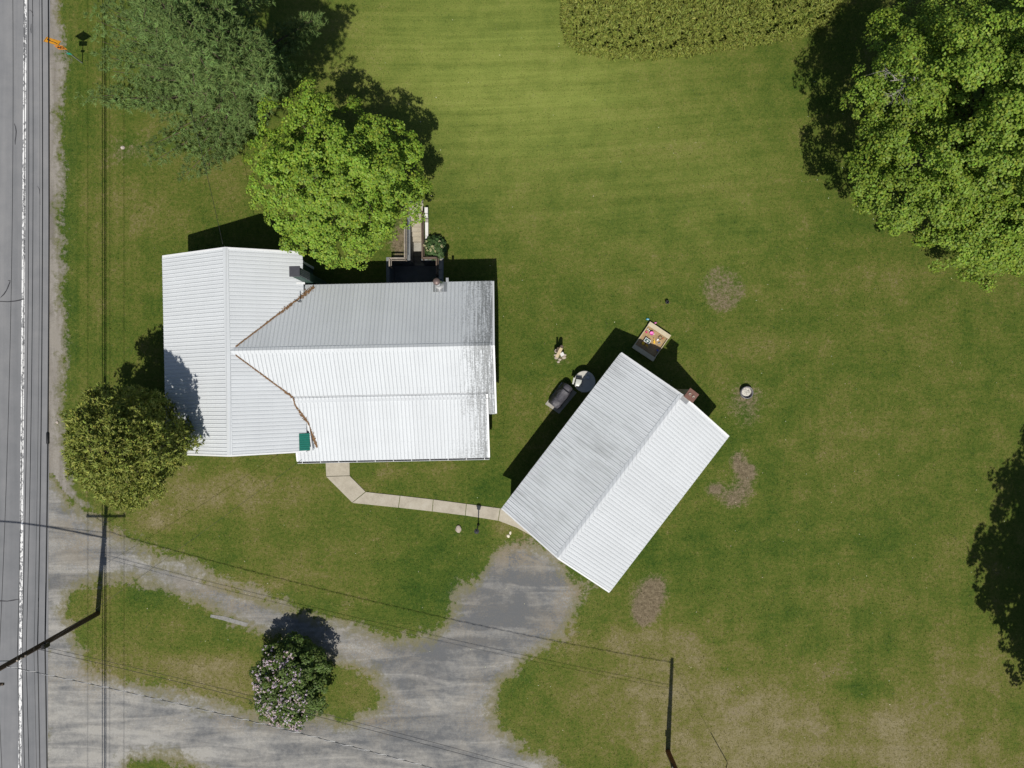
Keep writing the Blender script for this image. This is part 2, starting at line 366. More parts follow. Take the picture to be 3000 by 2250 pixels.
# ------------------------------------------------------------------ fields on the ground (colour zones of the lawn, gravel outlines)
def poly(pts): return np.array([[(x - 1500) / S, -(y - 1125) / S] for x, y in pts])
def sdist(X, Y, pg):
    """signed distance to a polygon, positive inside"""
    d = np.full(X.shape, 1e9); ins = np.zeros(X.shape, bool); n = len(pg)
    for i in range(n):
        ax, ay = pg[i]; bx, by = pg[(i + 1) % n]; ex, ey = bx - ax, by - ay
        t = np.clip(((X - ax) * ex + (Y - ay) * ey) / (ex * ex + ey * ey + 1e-12), 0, 1)
        d = np.minimum(d, (X - ax - t * ex) ** 2 + (Y - ay - t * ey) ** 2)
        c = ((ay > Y) != (by > Y)) & (X < (bx - ax) * (Y - ay) / (by - ay + 1e-12) + ax); ins ^= c
    d = np.sqrt(d); return np.where(ins, d, -d)
DRIVE = poly([(95, 1400), (160, 1375), (190, 1430), (250, 1490), (330, 1548), (450, 1597), (570, 1648), (700, 1700), (850, 1760), (1000, 1815), (1120, 1855), (1210, 1868),
              (1290, 1822), (1325, 1750), (1365, 1685), (1420, 1620), (1480, 1565), (1545, 1550), (1660, 1630), (1735, 1700), (1735, 1770), (1690, 1850), (1620, 1905),
              (1545, 1950), (1480, 2015), (1452, 2080), (1462, 2130), (1545, 2182), (1660, 2262), (1800, 2420), (95, 2420)])
ISLAND = poly([(205, 1735), (290, 1703), (400, 1708), (500, 1742), (600, 1788), (690, 1832), (770, 1868), (850, 1880), (930, 1905), (985, 1950), (1080, 1985), (1118, 2030),
               (1095, 2070), (1010, 2100), (930, 2085), (840, 2090), (740, 2082), (600, 2042), (480, 2003), (380, 1988), (285, 1962), (262, 1900), (222, 1850), (195, 1790)])
PATCH = poly([(380, 2238), (470, 2226), (560, 2240), (660, 2330), (360, 2330)])
SHOULDER = poly([(95, -400), (182, -400), (180, 200), (182, 700), (186, 1000), (180, 1200), (205, 1400), (260, 1480), (95, 1480)])
def gauss(px, py, lst):
    r = np.zeros(px.shape)
    for x, y, rx, ry, a in lst: r += a * np.exp(-((px - x) / rx) ** 2 - ((py - y) / ry) ** 2)
    return r
DRY = [(1780, 1850, 150, 90, .14), (1950, 1870, 200, 90, .12), (1720, 2050, 140, 130, .08), (620, 1500, 220, 80, .08), (1000, 1430, 140, 40, .08), (1950, 760, 160, 90, .06), (2400, 1250, 160, 140, .05), (2750, 1450, 160, 160, .06), (2350, 2110, 300, 120, .20), (2720, 2120, 260, 180, .23), (2100, 2150, 300, 130, .25), (1930, 1990, 240, 120, .18), (2500, 2240, 700, 90, .12), (2050, 1880, 120, 60, .12), (2480, 1960, 90, 40, .14), (2860, 1960, 80, 60, .12), (1720, 2120, 140, 130, .08), (2900, 1950, 130, 90, .2),
       (1190, 1382, 170, 26, .20), (560, 1440, 170, 70, .24), (700, 1430, 190, 90, .16), (900, 1660, 170, 70, .20), (450, 1530, 120, 40, .2), (780, 1720, 140, 30, .2), (1150, 1560, 100, 60, .06), (870, 1460, 120, 60, .1), (400, 1720, 150, 60, .05), (500, 1950, 280, 45, .30),
       (680, 2000, 120, 70, .26), (1050, 2040, 60, 60, .18), (260, 1780, 50, 80, .2), (480, 1850, 120, 40, .1), (1600, 620, 120, 120, .06), (1950, 480, 160, 90, .07), (2230, 990, 110, 90, .14), (1480, 800, 60, 120, .06),
       (1290, 760, 40, 90, .1), (350, 620, 120, 100, .12), (280, 470, 60, 160, .08), (2700, 1000, 160, 120, .05), (2300, 2220, 500, 60, .12), (1650, 1560, 60, 40, .2),
       (1480, 1540, 60, 40, .25), (2480, 830, 200, 80, .08), (1620, 300, 160, 60, .05), (1750, 2000, 60, 150, -.08), (2520, 2010, 60, 70, -.32), (2440, 2100, 40, 90, -.2),
       (1250, 1600, 120, 90, -.15), (1230, 1740, 110, 70, -.2), (1450, 1420, 70, 60, -.2), (1900, 1600, 110, 60, -.18), (2070, 1640, 70, 90, -.14), (2160, 1250, 90, 60, -.1),
       (215, 900, 22, 800, -.13), (850, 1530, 140, 70, -.03), (2230, 700, 120, 80, -.08), (1350, 640, 70, 60, -.1), (1900, 940, 60, 50, -.06), (2050, 1180, 80, 50, -.08),
       (420, 1740, 60, 30, -.12), (560, 1890, 70, 70, -.1), (2660, 1700, 200, 120, .03), (2350, 1600, 150, 130, -.06), (1700, 1250, 50, 120, -.05)]
SOIL = [(1903, 1755, 42, 62, 1.05), (1880, 1800, 30, 34, .9), (1925, 1720, 32, 30, .5), (2160, 1345, 22, 30, .75), (2190, 1375, 30, 22, .85), (2180, 1420, 34, 34, .62), (2145, 1460, 40, 34, .72), (2092, 1432, 24, 20, .9),
        (365, 440, 62, 50, .52), (2185, 1165, 56, 52, .66), (2195, 1230, 30, 30, .3), (1640, 1050, 24, 24, .55), (1170, 715, 26, 55, .9), (1500, 1620, 60, 40, .45), (1560, 1590, 60, 60, .4),
        (1640, 1700, 45, 70, .4), (1690, 1740, 30, 70, .35), (1195, 600, 30, 40, .5), (1000, 640, 170, 90, .35), (2010, 1860, 34, 20, .4), (1830, 1890, 20, 12, .35), (360, 1500, 60, 50, .3),
        (300, 1560, 60, 40, .3), (560, 1370, 60, 22, .3), (2350, 2040, 60, 50, .22), (2480, 1960, 70, 40, .28), (2720, 2050, 90, 60, .3), (2860, 1930, 60, 50, .28), (2150, 2080, 50, 70, .3),
        (2370, 2170, 90, 60, .25), (1620, 1200, 20, 30, .35), (1260, 700, 20, 60, .3), (1343, 1552, 18, 22, .3), (970, 1760, 110, 22, .22)]
def fields(X, Y):
    px = X * S + 1500; py = 1125 - Y * S
    dry = 0.385 + gauss(px, py, DRY)
    soil = gauss(px, py, SOIL)
    r = np.hypot((px - 2117) / 68, (py - 845) / 70); soil = soil + 0.47 * (1 / (1 + np.exp((r - 1) * 14)))      # where a paddling pool stood
    verge = 1 / (1 + np.exp((px - 480) / 60)) + 0.6 / (1 + np.exp(-(px - 2150) / 90)) / (1 + np.exp(-(py - 850) / 80))
    pale = gauss(px, py, [(1520, 110, 480, 270, .85), (1450, 260, 240, 80, .35), (1650, 330, 330, 140, .35), (1420, 470, 220, 180, .3), (1800, 560, 350, 240, .28), (1150, 120, 200, 160, .25), (2150, 500, 200, 260, .2)])
    return dict(dry=dry, soil=np.clip(soil, 0, 1.2), verge=np.clip(verge, 0, 1), pale=np.clip(pale, 0, 1))
def set_attrs(me, d):
    for k, a in d.items():
        at = me.attributes.new(k, 'FLOAT', 'POINT'); at.data.foreach_set('value', np.asarray(a, np.float32))
def grid_sheet(name, xs, ys, z, keep, mat, extra=None, relief=0.0):
    X, Y = np.meshgrid(xs, ys); nx, ny = len(xs), len(ys)
    Z = np.full(X.shape, z)
    idx = np.arange(nx * ny).reshape(ny, nx)
    cx = (X[:-1, :-1] + X[1:, 1:]) / 2; cy = (Y[:-1, :-1] + Y[1:, 1:]) / 2
    k = keep(cx, cy)
    f = np.stack([idx[:-1, :-1], idx[:-1, 1:], idx[1:, 1:], idx[1:, :-1]], -1)[k]
    used = np.unique(f); rem = np.full(nx * ny, -1); rem[used] = np.arange(len(used)); f = rem[f]
    V = np.stack([X.ravel()[used], Y.ravel()[used], Z.ravel()[used]], -1)
    me = bpy.data.meshes.new(name); me.vertices.add(len(V)); me.vertices.foreach_set('co', V.ravel().astype(np.float32))
    me.loops.add(f.size); me.loops.foreach_set('vertex_index', f.ravel().astype(np.int32))
    me.polygons.add(len(f)); me.polygons.foreach_set('loop_start', np.arange(0, f.size, 4, dtype=np.int32)); me.polygons.foreach_set('loop_total', np.full(len(f), 4, np.int32))
    me.update(); me.validate(); set_attrs(me, fields(V[:, 0], V[:, 1]))
    if extra: set_attrs(me, extra(V[:, 0], V[:, 1]))
    me.materials.append(mat); o = bpy.data.objects.new(name, me); COL.objects.link(o); return o

# the sunken stairwell on the north side of the house is a hole in the lawn (world metres)
WELL = (-7.98, 4.2, -4.66, 8.04)              # x0, y0, x1, y1 : pit against the house wall
STAIR = (-6.62, 8.04, -5.88, 10.90)           # stair flight running north out of the pit
def in_rect(x, y, r): return (x > r[0]) & (x < r[2]) & (y > r[1]) & (y < r[3])
xs = np.unique(np.concatenate([np.linspace(-1200, -60, 12), np.arange(-56, 56.01, 0.28), np.linspace(60, 1200, 12), [WELL[0], WELL[2], STAIR[0], STAIR[2]]]))
ys = np.unique(np.concatenate([np.linspace(-1200, -50, 12), np.arange(-44, 44.01, 0.28), np.linspace(50, 1200, 12), [WELL[1], WELL[3], STAIR[3]]]))
lawn = grid_sheet('lawn', xs, ys, 0.0, lambda x, y: ~(in_rect(x, y, WELL) | in_rect(x, y, STAIR)), M['lawn']); tag(lawn, kind='structure')

def sd_drive(x, y):
    d = np.minimum(np.minimum(sdist(x, y, DRIVE), -sdist(x, y, ISLAND)), -sdist(x, y, PATCH))
    px = x * S + 1500; py = 1125 - y * S
    # worn grassy crown between the wheel tracks of the upper drive
    t = np.clip((px - 330) / 560, 0, 1); yc = 1610 + 0.36 * (px - 330)
    d = d - 0.85 * np.exp(-((py - yc) / 16) ** 2) * np.exp(-((px - 600) / 260) ** 2)
    d = d - gauss(px, py, [(1500, 1590, 90, 45, .75), (1690, 1700, 50, 90, .7), (1390, 1700, 35, 60, .4), (1500, 2040, 60, 60, .5), (1420, 1640, 40, 60, .35), (1660, 1800, 50, 60, .4), (1560, 1930, 60, 50, .3), (250, 1960, 40, 50, .5)])
    return d - 0.12
gx = np.arange(P(100, 0).x, P(1800, 0).x, 0.14); gy = np.arange(P(0, 2400).y, P(0, 1380).y, 0.14)
def drive_extra(x, y):
    px = x * S + 1500; py = 1125 - y * S
    tan = np.clip(gauss(px, py, [(1500, 1610, 120, 55, .9), (1685, 1720, 70, 110, 1.0), (1620, 1880, 80, 60, .7), (1480, 2020, 90, 80, .6), (240, 1560, 90, 120, .55), (270, 1980, 120, 60, .5), (650, 1750, 250, 60, .7),
                                   (1080, 1900, 120, 60, .5), (820, 2110, 300, 30, .6), (1350, 1800, 80, 80, .3), (1420, 2120, 80, 60, .4), (1120, 2080, 120, 60, .5)]) + 0.12, 0, 1)
    dark = gauss(px, py, [(1450, 1780, 160, 130, 1.0), (1250, 1960, 160, 90, .8), (900, 1850, 200, 60, .6), (700, 1760, 200, 50, .5), (300, 1620, 120, 80, .4), (1000, 2160, 300, 50, .5), (300, 2150, 250, 120, -.5), (600, 2180, 200, 60, -.3), (1450, 1700, 160, 100, .5)]) + 0.22
    return dict(edge=sd_drive(x, y), tan=tan, dark=dark)
drv = grid_sheet('driveway', gx, gy, 0.010, lambda x, y: (sd_drive(x, y) > -0.97) & ~((sdist(x, y, SHOULDER) > -0.4) & (sd_drive(x, y) < 0.05)), M['gravel'], drive_extra); tag(drv, kind='structure')
sx_ = np.arange(P(100, 0).x, P(300, 0).x, 0.14); sy_ = np.arange(P(0, 1490).y, P(0, -380).y, 0.2)
shl = grid_sheet('road_shoulder', sx_, sy_, 0.005, lambda x, y: sdist(x, y, SHOULDER) > -0.97, M['shoulder'],
                 lambda x, y: dict(edge=sdist(x, y, SHOULDER), tan=np.full(x.shape, 0.3))); tag(shl, kind='structure')

# road: aged asphalt with a worn edge line and tar-filled cracks
def redge(y, px0, px1):               # road-parallel line given by photo x at y=0 and y=2250
    py = 1125 - y * S; return ((px0 + (px1 - px0) * py / 2250) - 1500) / S
rm = MB(); yy = np.concatenate([[-1000.0], np.linspace(-90, 90, 89), [1000.0]]); wob = np.cumsum(RNG.normal(0, .012, 91)); wob -= np.linspace(wob[0], wob[-1], 91)
for i in range(90):
    y0, y1 = yy[i], yy[i + 1]
    rm.quad((redge(y0, -520, -530), y0, .016), (redge(y0, 149, 143) + wob[i], y0, .016), (redge(y1, 149, 143) + wob[i + 1], y1, .016), (redge(y1, -520, -530), y1, .016))
road = rm.build('road', M['asphalt']); tag(road, kind='structure')
lm = MB()
for i in range(90):
    y0, y1 = yy[i], yy[i + 1]
    lm.quad((redge(y0, 70, 54), y0, .020), (redge(y0, 79, 63), y0, .020), (redge(y1, 79, 63), y1, .020), (redge(y1, 70, 54), y1, .020))
lm.build('edge_line', M['line'], road)
cm = MB()
M['line_yellow'] = pmat('yellow_line_paint', (.62, .38, .05), 0.7, 0.2)
for i in range(90):
    y0, y1 = yy[i], yy[i + 1]
    cm.quad((redge(y0, -96, -110), y0, .020), (redge(y0, -91, -105), y0, .020), (redge(y1, -91, -105), y1, .020), (redge(y1, -96, -110), y1, .020))
cm.build('centre_line', M['line_yellow'], road)
def ribbon(pts, w, z):
    m = MB(); n = len(pts); L = []
    for i, p in enumerate(pts):
        d = (P(*pts[min(i + 1, n - 1)]) - P(*pts[max(i - 1, 0)])).normalized(); nrm = Vector((-d.y, d.x, 0)); c = P(*p)
        ww = w * random.uniform(.75, 1.2) * (0.5 if i in (0, n - 1) else 1)
        L.append(((c + nrm * ww).to_tuple()[:2] + (z,), (c - nrm * ww).to_tuple()[:2] + (z,)))
    for i in range(n - 1): m.quad(L[i][1], L[i][0], L[i + 1][0], L[i + 1][1])
    return m
for pts, w in (([(42, 362), (46, 372), (48, 385), (47, 400), (45, 412), (45, 424)], .035), ([(2, 872), (12, 862), (20, 850), (25, 838), (29, 828), (30, 822), (24, 822)], .04),
               ([(-30, 884), (0, 883), (25, 884), (45, 882), (60, 879), (72, 876)], .035), ([(-20, 1759), (0, 1760), (22, 1761), (40, 1758), (58, 1755)], .035),
               ([(82, 30), (90, 30), (96, 38), (98, 48)], .02), ([(92, 70), (91, 86), (92, 98)], .03), ([(110, 545), (116, 555), (117, 570), (118, 600)], .018)):
    ribbon(pts, w, .021).build('crack_sealant', M['tar'], road)

# ------------------------------------------------------------------ ribbed steel roofing
def rib_profile(w, nrib, rib_h=.024):
    """one sheet across: flats with trapezoid ribs, and a small stiffener between them"""
    pts = []; p = w / nrib
    for i in range(nrib):
        x = i * p
        pts += [(x - .030 + p / 2 - p / 2, 0), (x - .012, rib_h), (x + .012, rib_h), (x + .030, 0), (x + p * .5 - .02, 0), (x + p * .5, .006), (x + p * .5 + .02, 0)]
    pts.append((w - .030, 0)); return pts
def roof_slope(parent, E0, E1, R0, mat, name='roof_panel', sheet=.914, lift=.03, skip=None, skew=0.0):
    """steel sheets laid from the eave line E0-E1 up towards R0 (ridge end above E0)"""
    E0 = Vector(E0); E1 = Vector(E1); R0 = Vector(R0); u = E1 - E0; Lu = u.length; u.normalize(); s = R0 - E0; Ls = s.length; s.normalize()
    n = u.cross(s); n = n if n.z > 0 else -n
    k = max(1, round(Lu / sheet)); w = Lu / k; pr = rib_profile(w, 4); me = bpy.data.meshes.new('roof_panel')
    V = [(x, -0.02, h) for x, h in pr] + [(x, Ls, h) for x, h in pr]; m = len(pr)
    me.from_pydata(V, [], [(i, i + 1, m + i + 1, m + i) for i in range(m - 1)]); me.materials.append(mat); me.update()
    base = wloc(parent)
    for i in range(k):
        if skip and skip(i, k): continue
        o = bpy.data.objects.new(name, me); COL.objects.link(o); o.parent = parent
        org = E0 + u * (w * i) + n * (lift + random.uniform(0, .002)) - base
        R = Matrix((u, s, n)).transposed().to_4x4(); o.matrix_local = Matrix.Translation(org) @ R
    # screw lines
    return n
def slab(parent, A, B, C, D, th, mat, name):
    n = (Vector(B) - Vector(A)).cross(Vector(D) - Vector(A)).normalized(); n = n if n.z > 0 else -n
    m = MB(); m.hexa([Vector(p) - n * th for p in (A, B, C, D)], [Vector(p) for p in (A, B, C, D)]); return m.build(name, mat, parent)
def ridge_caps(parent, A, B, sl, sr, mat, w=.17, piece=3.05, lift=.062):
    """folded ridge cap in lapped lengths; sl / sr: unit vectors down each slope"""
    A = Vector(A); B = Vector(B); d = (B - A); L = d.length; d.normalize(); k = max(1, round(L / piece)); up = Vector((0, 0, 1))
    for i in range(k):
        a = A + d * (L * i / k - (.03 if i else 0)); b = A + d * (L * (i + 1) / k); z = up * (lift + .004 * (i % 2))
        m = MB()
        for q in (sl, sr):
            q = Vector(q); m.quad(a + z, b + z, b + z + q * w, a + z + q * w)
            m.quad(a + z + q * w, b + z + q * w, b + z + q * w - up * .03, a + z + q * w - up * .03)
        m.build('ridge_cap', mat, parent)
def rake(parent, A, B, out, mat):
    """verge trim along a gable edge"""
    A = Vector(A); B = Vector(B); out = Vector(out).normalized(); up = Vector((0, 0, 1)); m = MB()
    a, b = A + up * .065, B + up * .065
    m.hexa([a - up * .19 - out * .07, b - up * .19 - out * .07, b - up * .19 + out * .03, a - up * .19 + out * .03], [a - out * .07, b - out * .07, b + out * .03, a + out * .03])
    return m.build('verge_trim', mat, parent)

# ------------------------------------------------------------------ the house
TH = math.radians(1.2); EX = Vector((math.cos(TH), math.sin(TH), 0)); EY = Vector((-math.sin(TH), math.cos(TH), 0))
def Lc(a, b, z=0.0): return EX * a + EY * b + Vector((0, 0, z))
house = thing('house', Lc(-10, 2, 0), 'long white ribbed-metal-roofed house with two crossing wings beside the road', 'house')
aW, aR, aE = -20.98, -16.31, -12.42; bS, bN = -3.80, 8.18; zW, zR = 3.24, 5.43; pt = (zR - zW) / (aR - aW); zE = zR - (aE - aR) * pt
bR, bNe, bSe = 2.24, 6.23, -1.76; zM, pm = 5.36, .527; zNe = zM - (bNe - bR) * pm; zSe = zM - (bR - bSe) * pm; aME, aMW = -0.98, -16.25
bLt, bLe = -0.56, -4.44; zLt = zM - (bR - bLt) * pm + .10; zLe = 2.86; pl = (zLt - zLe) / (bLt - bLe); aLE, aLW = -1.47, -13.2
# walls
def gable_body(parent, name, mat, x0, x1, y0, y1, ridge_axis, zl, zr, peak, ridge, z0=-.2):
    m = MB()
    if ridge_axis == 'b':
        sec = [(x0, z0), (x1, z0), (x1, zr), (ridge, peak), (x0, zl)]
        m.hexa([Lc(x, y0, z) for x, z in sec], [Lc(x, y1, z) for x, z in sec])
    else:
        sec = [(y0, z0), (y1, z0), (y1, zr), (ridge, peak), (y0, zl)]
        m.hexa([Lc(x0, y, z) for y, z in sec], [Lc(x1, y, z) for y, z in sec])
    return m.build(name, mat, parent)
ov = .38
w1 = gable_body(house, 'wall', M['siding'], aW + ov, aE - ov, bS + ov, bN - ov, 'b', zW + ov * pt - .18, zE + ov * pt - .18, zR - .18, aR)
w2 = gable_body(house, 'wall', M['siding'], aE - ov, aME - ov, bSe + ov, bNe - ov, 'a', zSe + ov * pm - .18, zNe + ov * pm - .18, zM - .18, bR, -.2)
m = MB(); sec = [(bLe + ov, -.2), (bSe + ov, -.2), (bSe + ov, zLe + pl * (bSe + ov - bLe) - .2), (bLe + ov, zLe + pl * ov - .2)]
m.hexa([Lc(aE - ov, b, z) for b, z in sec], [Lc(aLE - ov, b, z) for b, z in sec]); w3 = m.build('wall', M['siding'], house)
# foundation skin in the stairwell (house wall goes down below ground there)
m = MB(); m.hexa([Lc(-8.6, 5.2, -2.4), Lc(-4.2, 5.2, -2.4), Lc(-4.2, 5.86, -2.4), Lc(-8.6, 5.86, -2.4)], [Lc(-8.6, 5.2, -.05), Lc(-4.2, 5.2, -.05), Lc(-4.2, 5.86, -.05), Lc(-8.6, 5.86, -.05)]); m.build('foundation', M['bluish_concrete'], house)
# corner boards
for a, b in ((aW + ov, bN - ov), (aW + ov, bS + ov), (aE - ov, bN - ov)):
    m = MB(); m.box(Lc(a, b, 1.55), (.14, .14, 3.3), TH); m.build('corner_board', M['trim'], house)
def window(parent, c, normal, w, h):
    n = Vector(normal).normalized(); t = Vector((-n.y, n.x, 0)); c = Vector(c); m = MB()
    def bx(mm, cc, ww, hh, dd): mm.hexa([cc + t * x + n * y - Vector((0, 0, hh / 2)) for x, y in ((-ww / 2, 0), (ww / 2, 0), (ww / 2, dd), (-ww / 2, dd))], [cc + t * x + n * y + Vector((0, 0, hh / 2)) for x, y in ((-ww / 2, 0), (ww / 2, 0), (ww / 2, dd), (-ww / 2, dd))])
    bx(m, c - n * .03, w, h, .05); win = m.build('window', M['glass'], parent)
    f = MB(); up = Vector((0, 0, 1))
    bx(f, c + up * (h / 2 + .04), w + .18, .09, .06); bx(f, c - up * (h / 2 + .05), w + .24, .09, .09)
    bx(f, c - t * (w / 2 + .045), .09, h, .06); bx(f, c + t * (w / 2 + .045), .09, h, .06); bx(f, c, .05, h, .045)
    f.build('frame', M['trim'], win); return win
for b in (-1.9, .6, 3.4, 6.0): window(house, Lc(aW + ov, b, 1.75), -EX, 1.0, 1.25)
for a in (-18.6, -14.6): window(house, Lc(a, bN - ov, 1.75), EY, 1.0, 1.25); window(house, Lc(a, bS + ov, 1.75), -EY, 1.0, 1.25)
for a in (-9.6, -7.0, -4.4): window(house, Lc(a, bLe + ov, 1.65), -EY, 1.3, 1.2)
window(house, Lc(aME - ov, 2.2, 1.75), EX, 1.2, 1.2)
m = MB(); m.box(Lc(-11.6, bLe + ov - .03, 1.08), (.95, .08, 2.1), TH); dr = m.build('door', M['white_paint'], house)
m = MB(); m.lathe(Lc(-11.25, bLe + ov - .10, 1.0), [(.01, -.03), (.03, 0), (.01, .03)], 8); m.build('handle', M['galv'], dr)
# roof decks (boards under the steel)
T = .10
slab(house, Lc(aW, bS, zW), Lc(aW, bN, zW), Lc(aR, bN, zR), Lc(aR, bS, zR), T, M['deck'], 'roof_deck')
slab(house, Lc(aE, bS, zE), Lc(aE, bN, zE), Lc(aR, bN, zR), Lc(aR, bS, zR), T, M['deck'], 'roof_deck')
slab(house, Lc(aMW, bNe, zNe), Lc(aME, bNe, zNe), Lc(aME, bR, zM), Lc(aMW, bR, zM), T, M['deck'], 'roof_deck')
slab(house, Lc(aMW, bSe, zSe), Lc(aME, bSe, zSe), Lc(aME, bR, zM), Lc(aMW, bR, zM), T, M['deck'], 'roof_deck')
slab(house, Lc(aLW, bLe, zLe), Lc(aLE, bLe, zLe), Lc(aLE, bLt, zLt), Lc(aLW, bLt, zLt), T, M['deck'], 'roof_deck')
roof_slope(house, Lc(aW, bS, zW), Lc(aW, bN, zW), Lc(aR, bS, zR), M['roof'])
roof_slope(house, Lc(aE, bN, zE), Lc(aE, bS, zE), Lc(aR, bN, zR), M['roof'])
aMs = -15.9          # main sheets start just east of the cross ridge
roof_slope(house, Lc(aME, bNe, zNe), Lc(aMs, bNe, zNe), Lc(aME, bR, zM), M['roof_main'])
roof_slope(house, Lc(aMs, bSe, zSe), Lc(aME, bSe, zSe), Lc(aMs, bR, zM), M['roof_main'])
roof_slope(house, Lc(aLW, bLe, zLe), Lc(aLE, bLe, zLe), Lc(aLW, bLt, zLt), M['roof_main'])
sdn = lambda h, v: (Vector(h) - Vector((0, 0, v))).normalized()
ridge_caps(house, Lc(aR, bS, zR), Lc(aR, bN, zR), sdn(-EX, pt), sdn(EX, pt), M['roof'])
ridge_caps(house, Lc(aR + .12, bR, zM), Lc(aME, bR, zM), sdn(EY, pm), sdn(-EY, pm), M['roof_main'], .20)
# break flashing where the porch roof leaves the main slope
for i in range(4):
    a0 = -14.2 + (aLE + 14.2) * i / 4; a1 = -14.2 + (aLE + 14.2) * (i + 1) / 4 + .03; m = MB(); zz = .070 + .004 * (i % 2)
    q0 = (bLt + .06, zM - (bR - bLt - .06) * pm + zz); q1 = (bLt - .30, zLt - .30 * pl + zz)
    m.quad(Lc(a0, q0[0], q0[1]), Lc(a0, q1[0], q1[1]), Lc(a1, q1[0], q1[1]), Lc(a1, q0[0], q0[1]))
    m.quad(Lc(a0, q1[0], q1[1]), Lc(a0, q1[0], q1[1] - .035), Lc(a1, q1[0], q1[1] - .035), Lc(a1, q1[0], q1[1])); m.build('break_flashing', M['roof_main'], house)
rake(house, Lc(aW, bN, zW), Lc(aR, bN, zR), EY, M['trim']); rake(house, Lc(aR, bN, zR), Lc(aE, bN, zE), EY, M['trim'])
rake(house, Lc(aW, bS, zW), Lc(aR, bS, zR), -EY, M['trim']); rake(house, Lc(aR, bS, zR), Lc(aE, bS, zE), -EY, M['trim'])
rake(house, Lc(aME, bNe, zNe), Lc(aME, bR, zM), EX, M['trim']); rake(house, Lc(aME, bR, zM), Lc(aME, bSe, zSe), EX, M['trim'])
rake(house, Lc(aLE, bLt, zLt), Lc(aLE, bLe, zLe), EX, M['trim']); rake(house, Lc(aLW, bS, zLe + pl * (bS - bLe)), Lc(aLW, bLe, zLe), -EX, M['trim'])
# green sheet bridging the south-east corner of the road wing
def zl(a): return zR - (a - aR) * pt
slab(house, Lc(-12.84, -3.76, zl(-12.84) + .02), Lc(-12.25, -3.76, zl(-12.25) + .02), Lc(-12.25, -2.72, zl(-12.25) + .02), Lc(-12.84, -2.72, zl(-12.84) + .02), .05, M['deck'], 'roof_deck')
roof_slope(house, Lc(-12.25, -2.72, zl(-12.25) + .02), Lc(-12.25, -3.76, zl(-12.25) + .02), Lc(-12.80, -2.72, zl(-12.80) + .02), M['green_roof'], 'green_roof_panel', .54, .045)
m = MB(); m.beam(Lc(-12.1, -3.75, zl(-12.25) - .12), Lc(-12.3, -1.9, zl(-12.3) - .12), .05, .3); m.build('fascia', M['trim'], house)
# eaves gutter along the porch
g = MB(); ga, gb = Lc(aLW, bLe - .02, zLe - .02), Lc(aLE, bLe - .02, zLe - .02)
def gq(a, out, z): return Lc(a, bLe - out, zLe + z)
prof = [(.0, .02), (.01, -.10), (.10, -.10), (.135, .0), (.15, .0), (.115, -.115), (-.01, -.115), (-.02, .02)]
g.hexa([gq(aLW, o_, z_) for o_, z_ in prof], [gq(aLE, o_, z_) for o_, z_ in prof]); gut = g.build('gutter', M['trim'], house)
m = MB(); m.quad(gq(aLW + .02, .012, -.07), gq(aLE - .02, .012, -.07), gq(aLE - .02, .112, -.07), gq(aLW + .02, .112, -.07)); m.build('gutter_litter', M['black'], gut)
for i in range(11):
    a = aLW + .3 + i * (aLE - aLW - .6) / 10; m = MB(); m.beam(gq(a, .0, .012), gq(a, .14, .006), .03, .008); m.build('gutter_hanger', M['trim'], gut)
# valleys: flashing is hidden, but rust-brown leaf litter has gathered in both
def valley(pts, wfun, name='leaf_litter'):
    V = []; 
    for (a0, b0, z0), (a1, b1, z1) in zip(pts[:-1], pts[1:]):
        n = int(math.hypot(a1 - a0, b1 - b0) * 90)
        for i in range(n):
            t = i / n; V.append((a0 + (a1 - a0) * t, b0 + (b1 - b0) * t, z0 + (z1 - z0) * t))
    C = []; tot = len(V)
    for i, (a, b, z) in enumerate(V):
        w = wfun(i / tot)
        for _ in range(3): C.append((Lc(a + random.gauss(0, w), b + random.gauss(0, w), 0), i))
    def zroof(p):
        a = p.dot(EX); b = p.dot(EY); zz = [zl(a) if aR < a < aE + .05 else 0, zM - abs(b - bR) * pm if bSe < b < bNe else 0, zLe + pl * (b - bLe) if bLe < b < bLt else 0]
        return max(zz)
    m = MB()
    for p, i in C:
        z = zroof(p) + .045 + random.uniform(0, .03); s_ = random.uniform(.02, .055); an = random.uniform(0, 6.28)
        d1 = Vector((math.cos(an), math.sin(an), random.uniform(-.3, .3))) * s_; d2 = Vector((-math.sin(an), math.cos(an), random.uniform(-.3, .3))) * s_ * .6; c = Vector((p.x, p.y, z))
        m.quad(c + d1, c + d2, c - d1, c - d2)
    o = m.build(name, M['litter'], house); o['kind'] = 'stuff'; return o
def a_at(z): return aR + (zR - z) / pt
vN = [(a_at(zM - (b - bR) * pm), b, 0) for b in (2.5, 3.2, 4.2, 5.2, 6.1)]
vS = [(a_at(zM - (bR - b) * pm), b, 0) for b in (2.0, 1.2, .2, bLt)] + [(a_at(zLe + pl * (b - bLe)), b, 0) for b in (-1.0, -1.6, -2.1)] + [(-12.15, -2.7, 0), (-11.9, -3.6, 0)]
valley(vN, lambda t: .010 + .07 * max(0, t - .28) * (1 + .6 * math.sin(t * 23))); valley(vS, lambda t: .008 + .032 * max(0, t - .15) * (1 + .7 * math.sin(t * 29)))
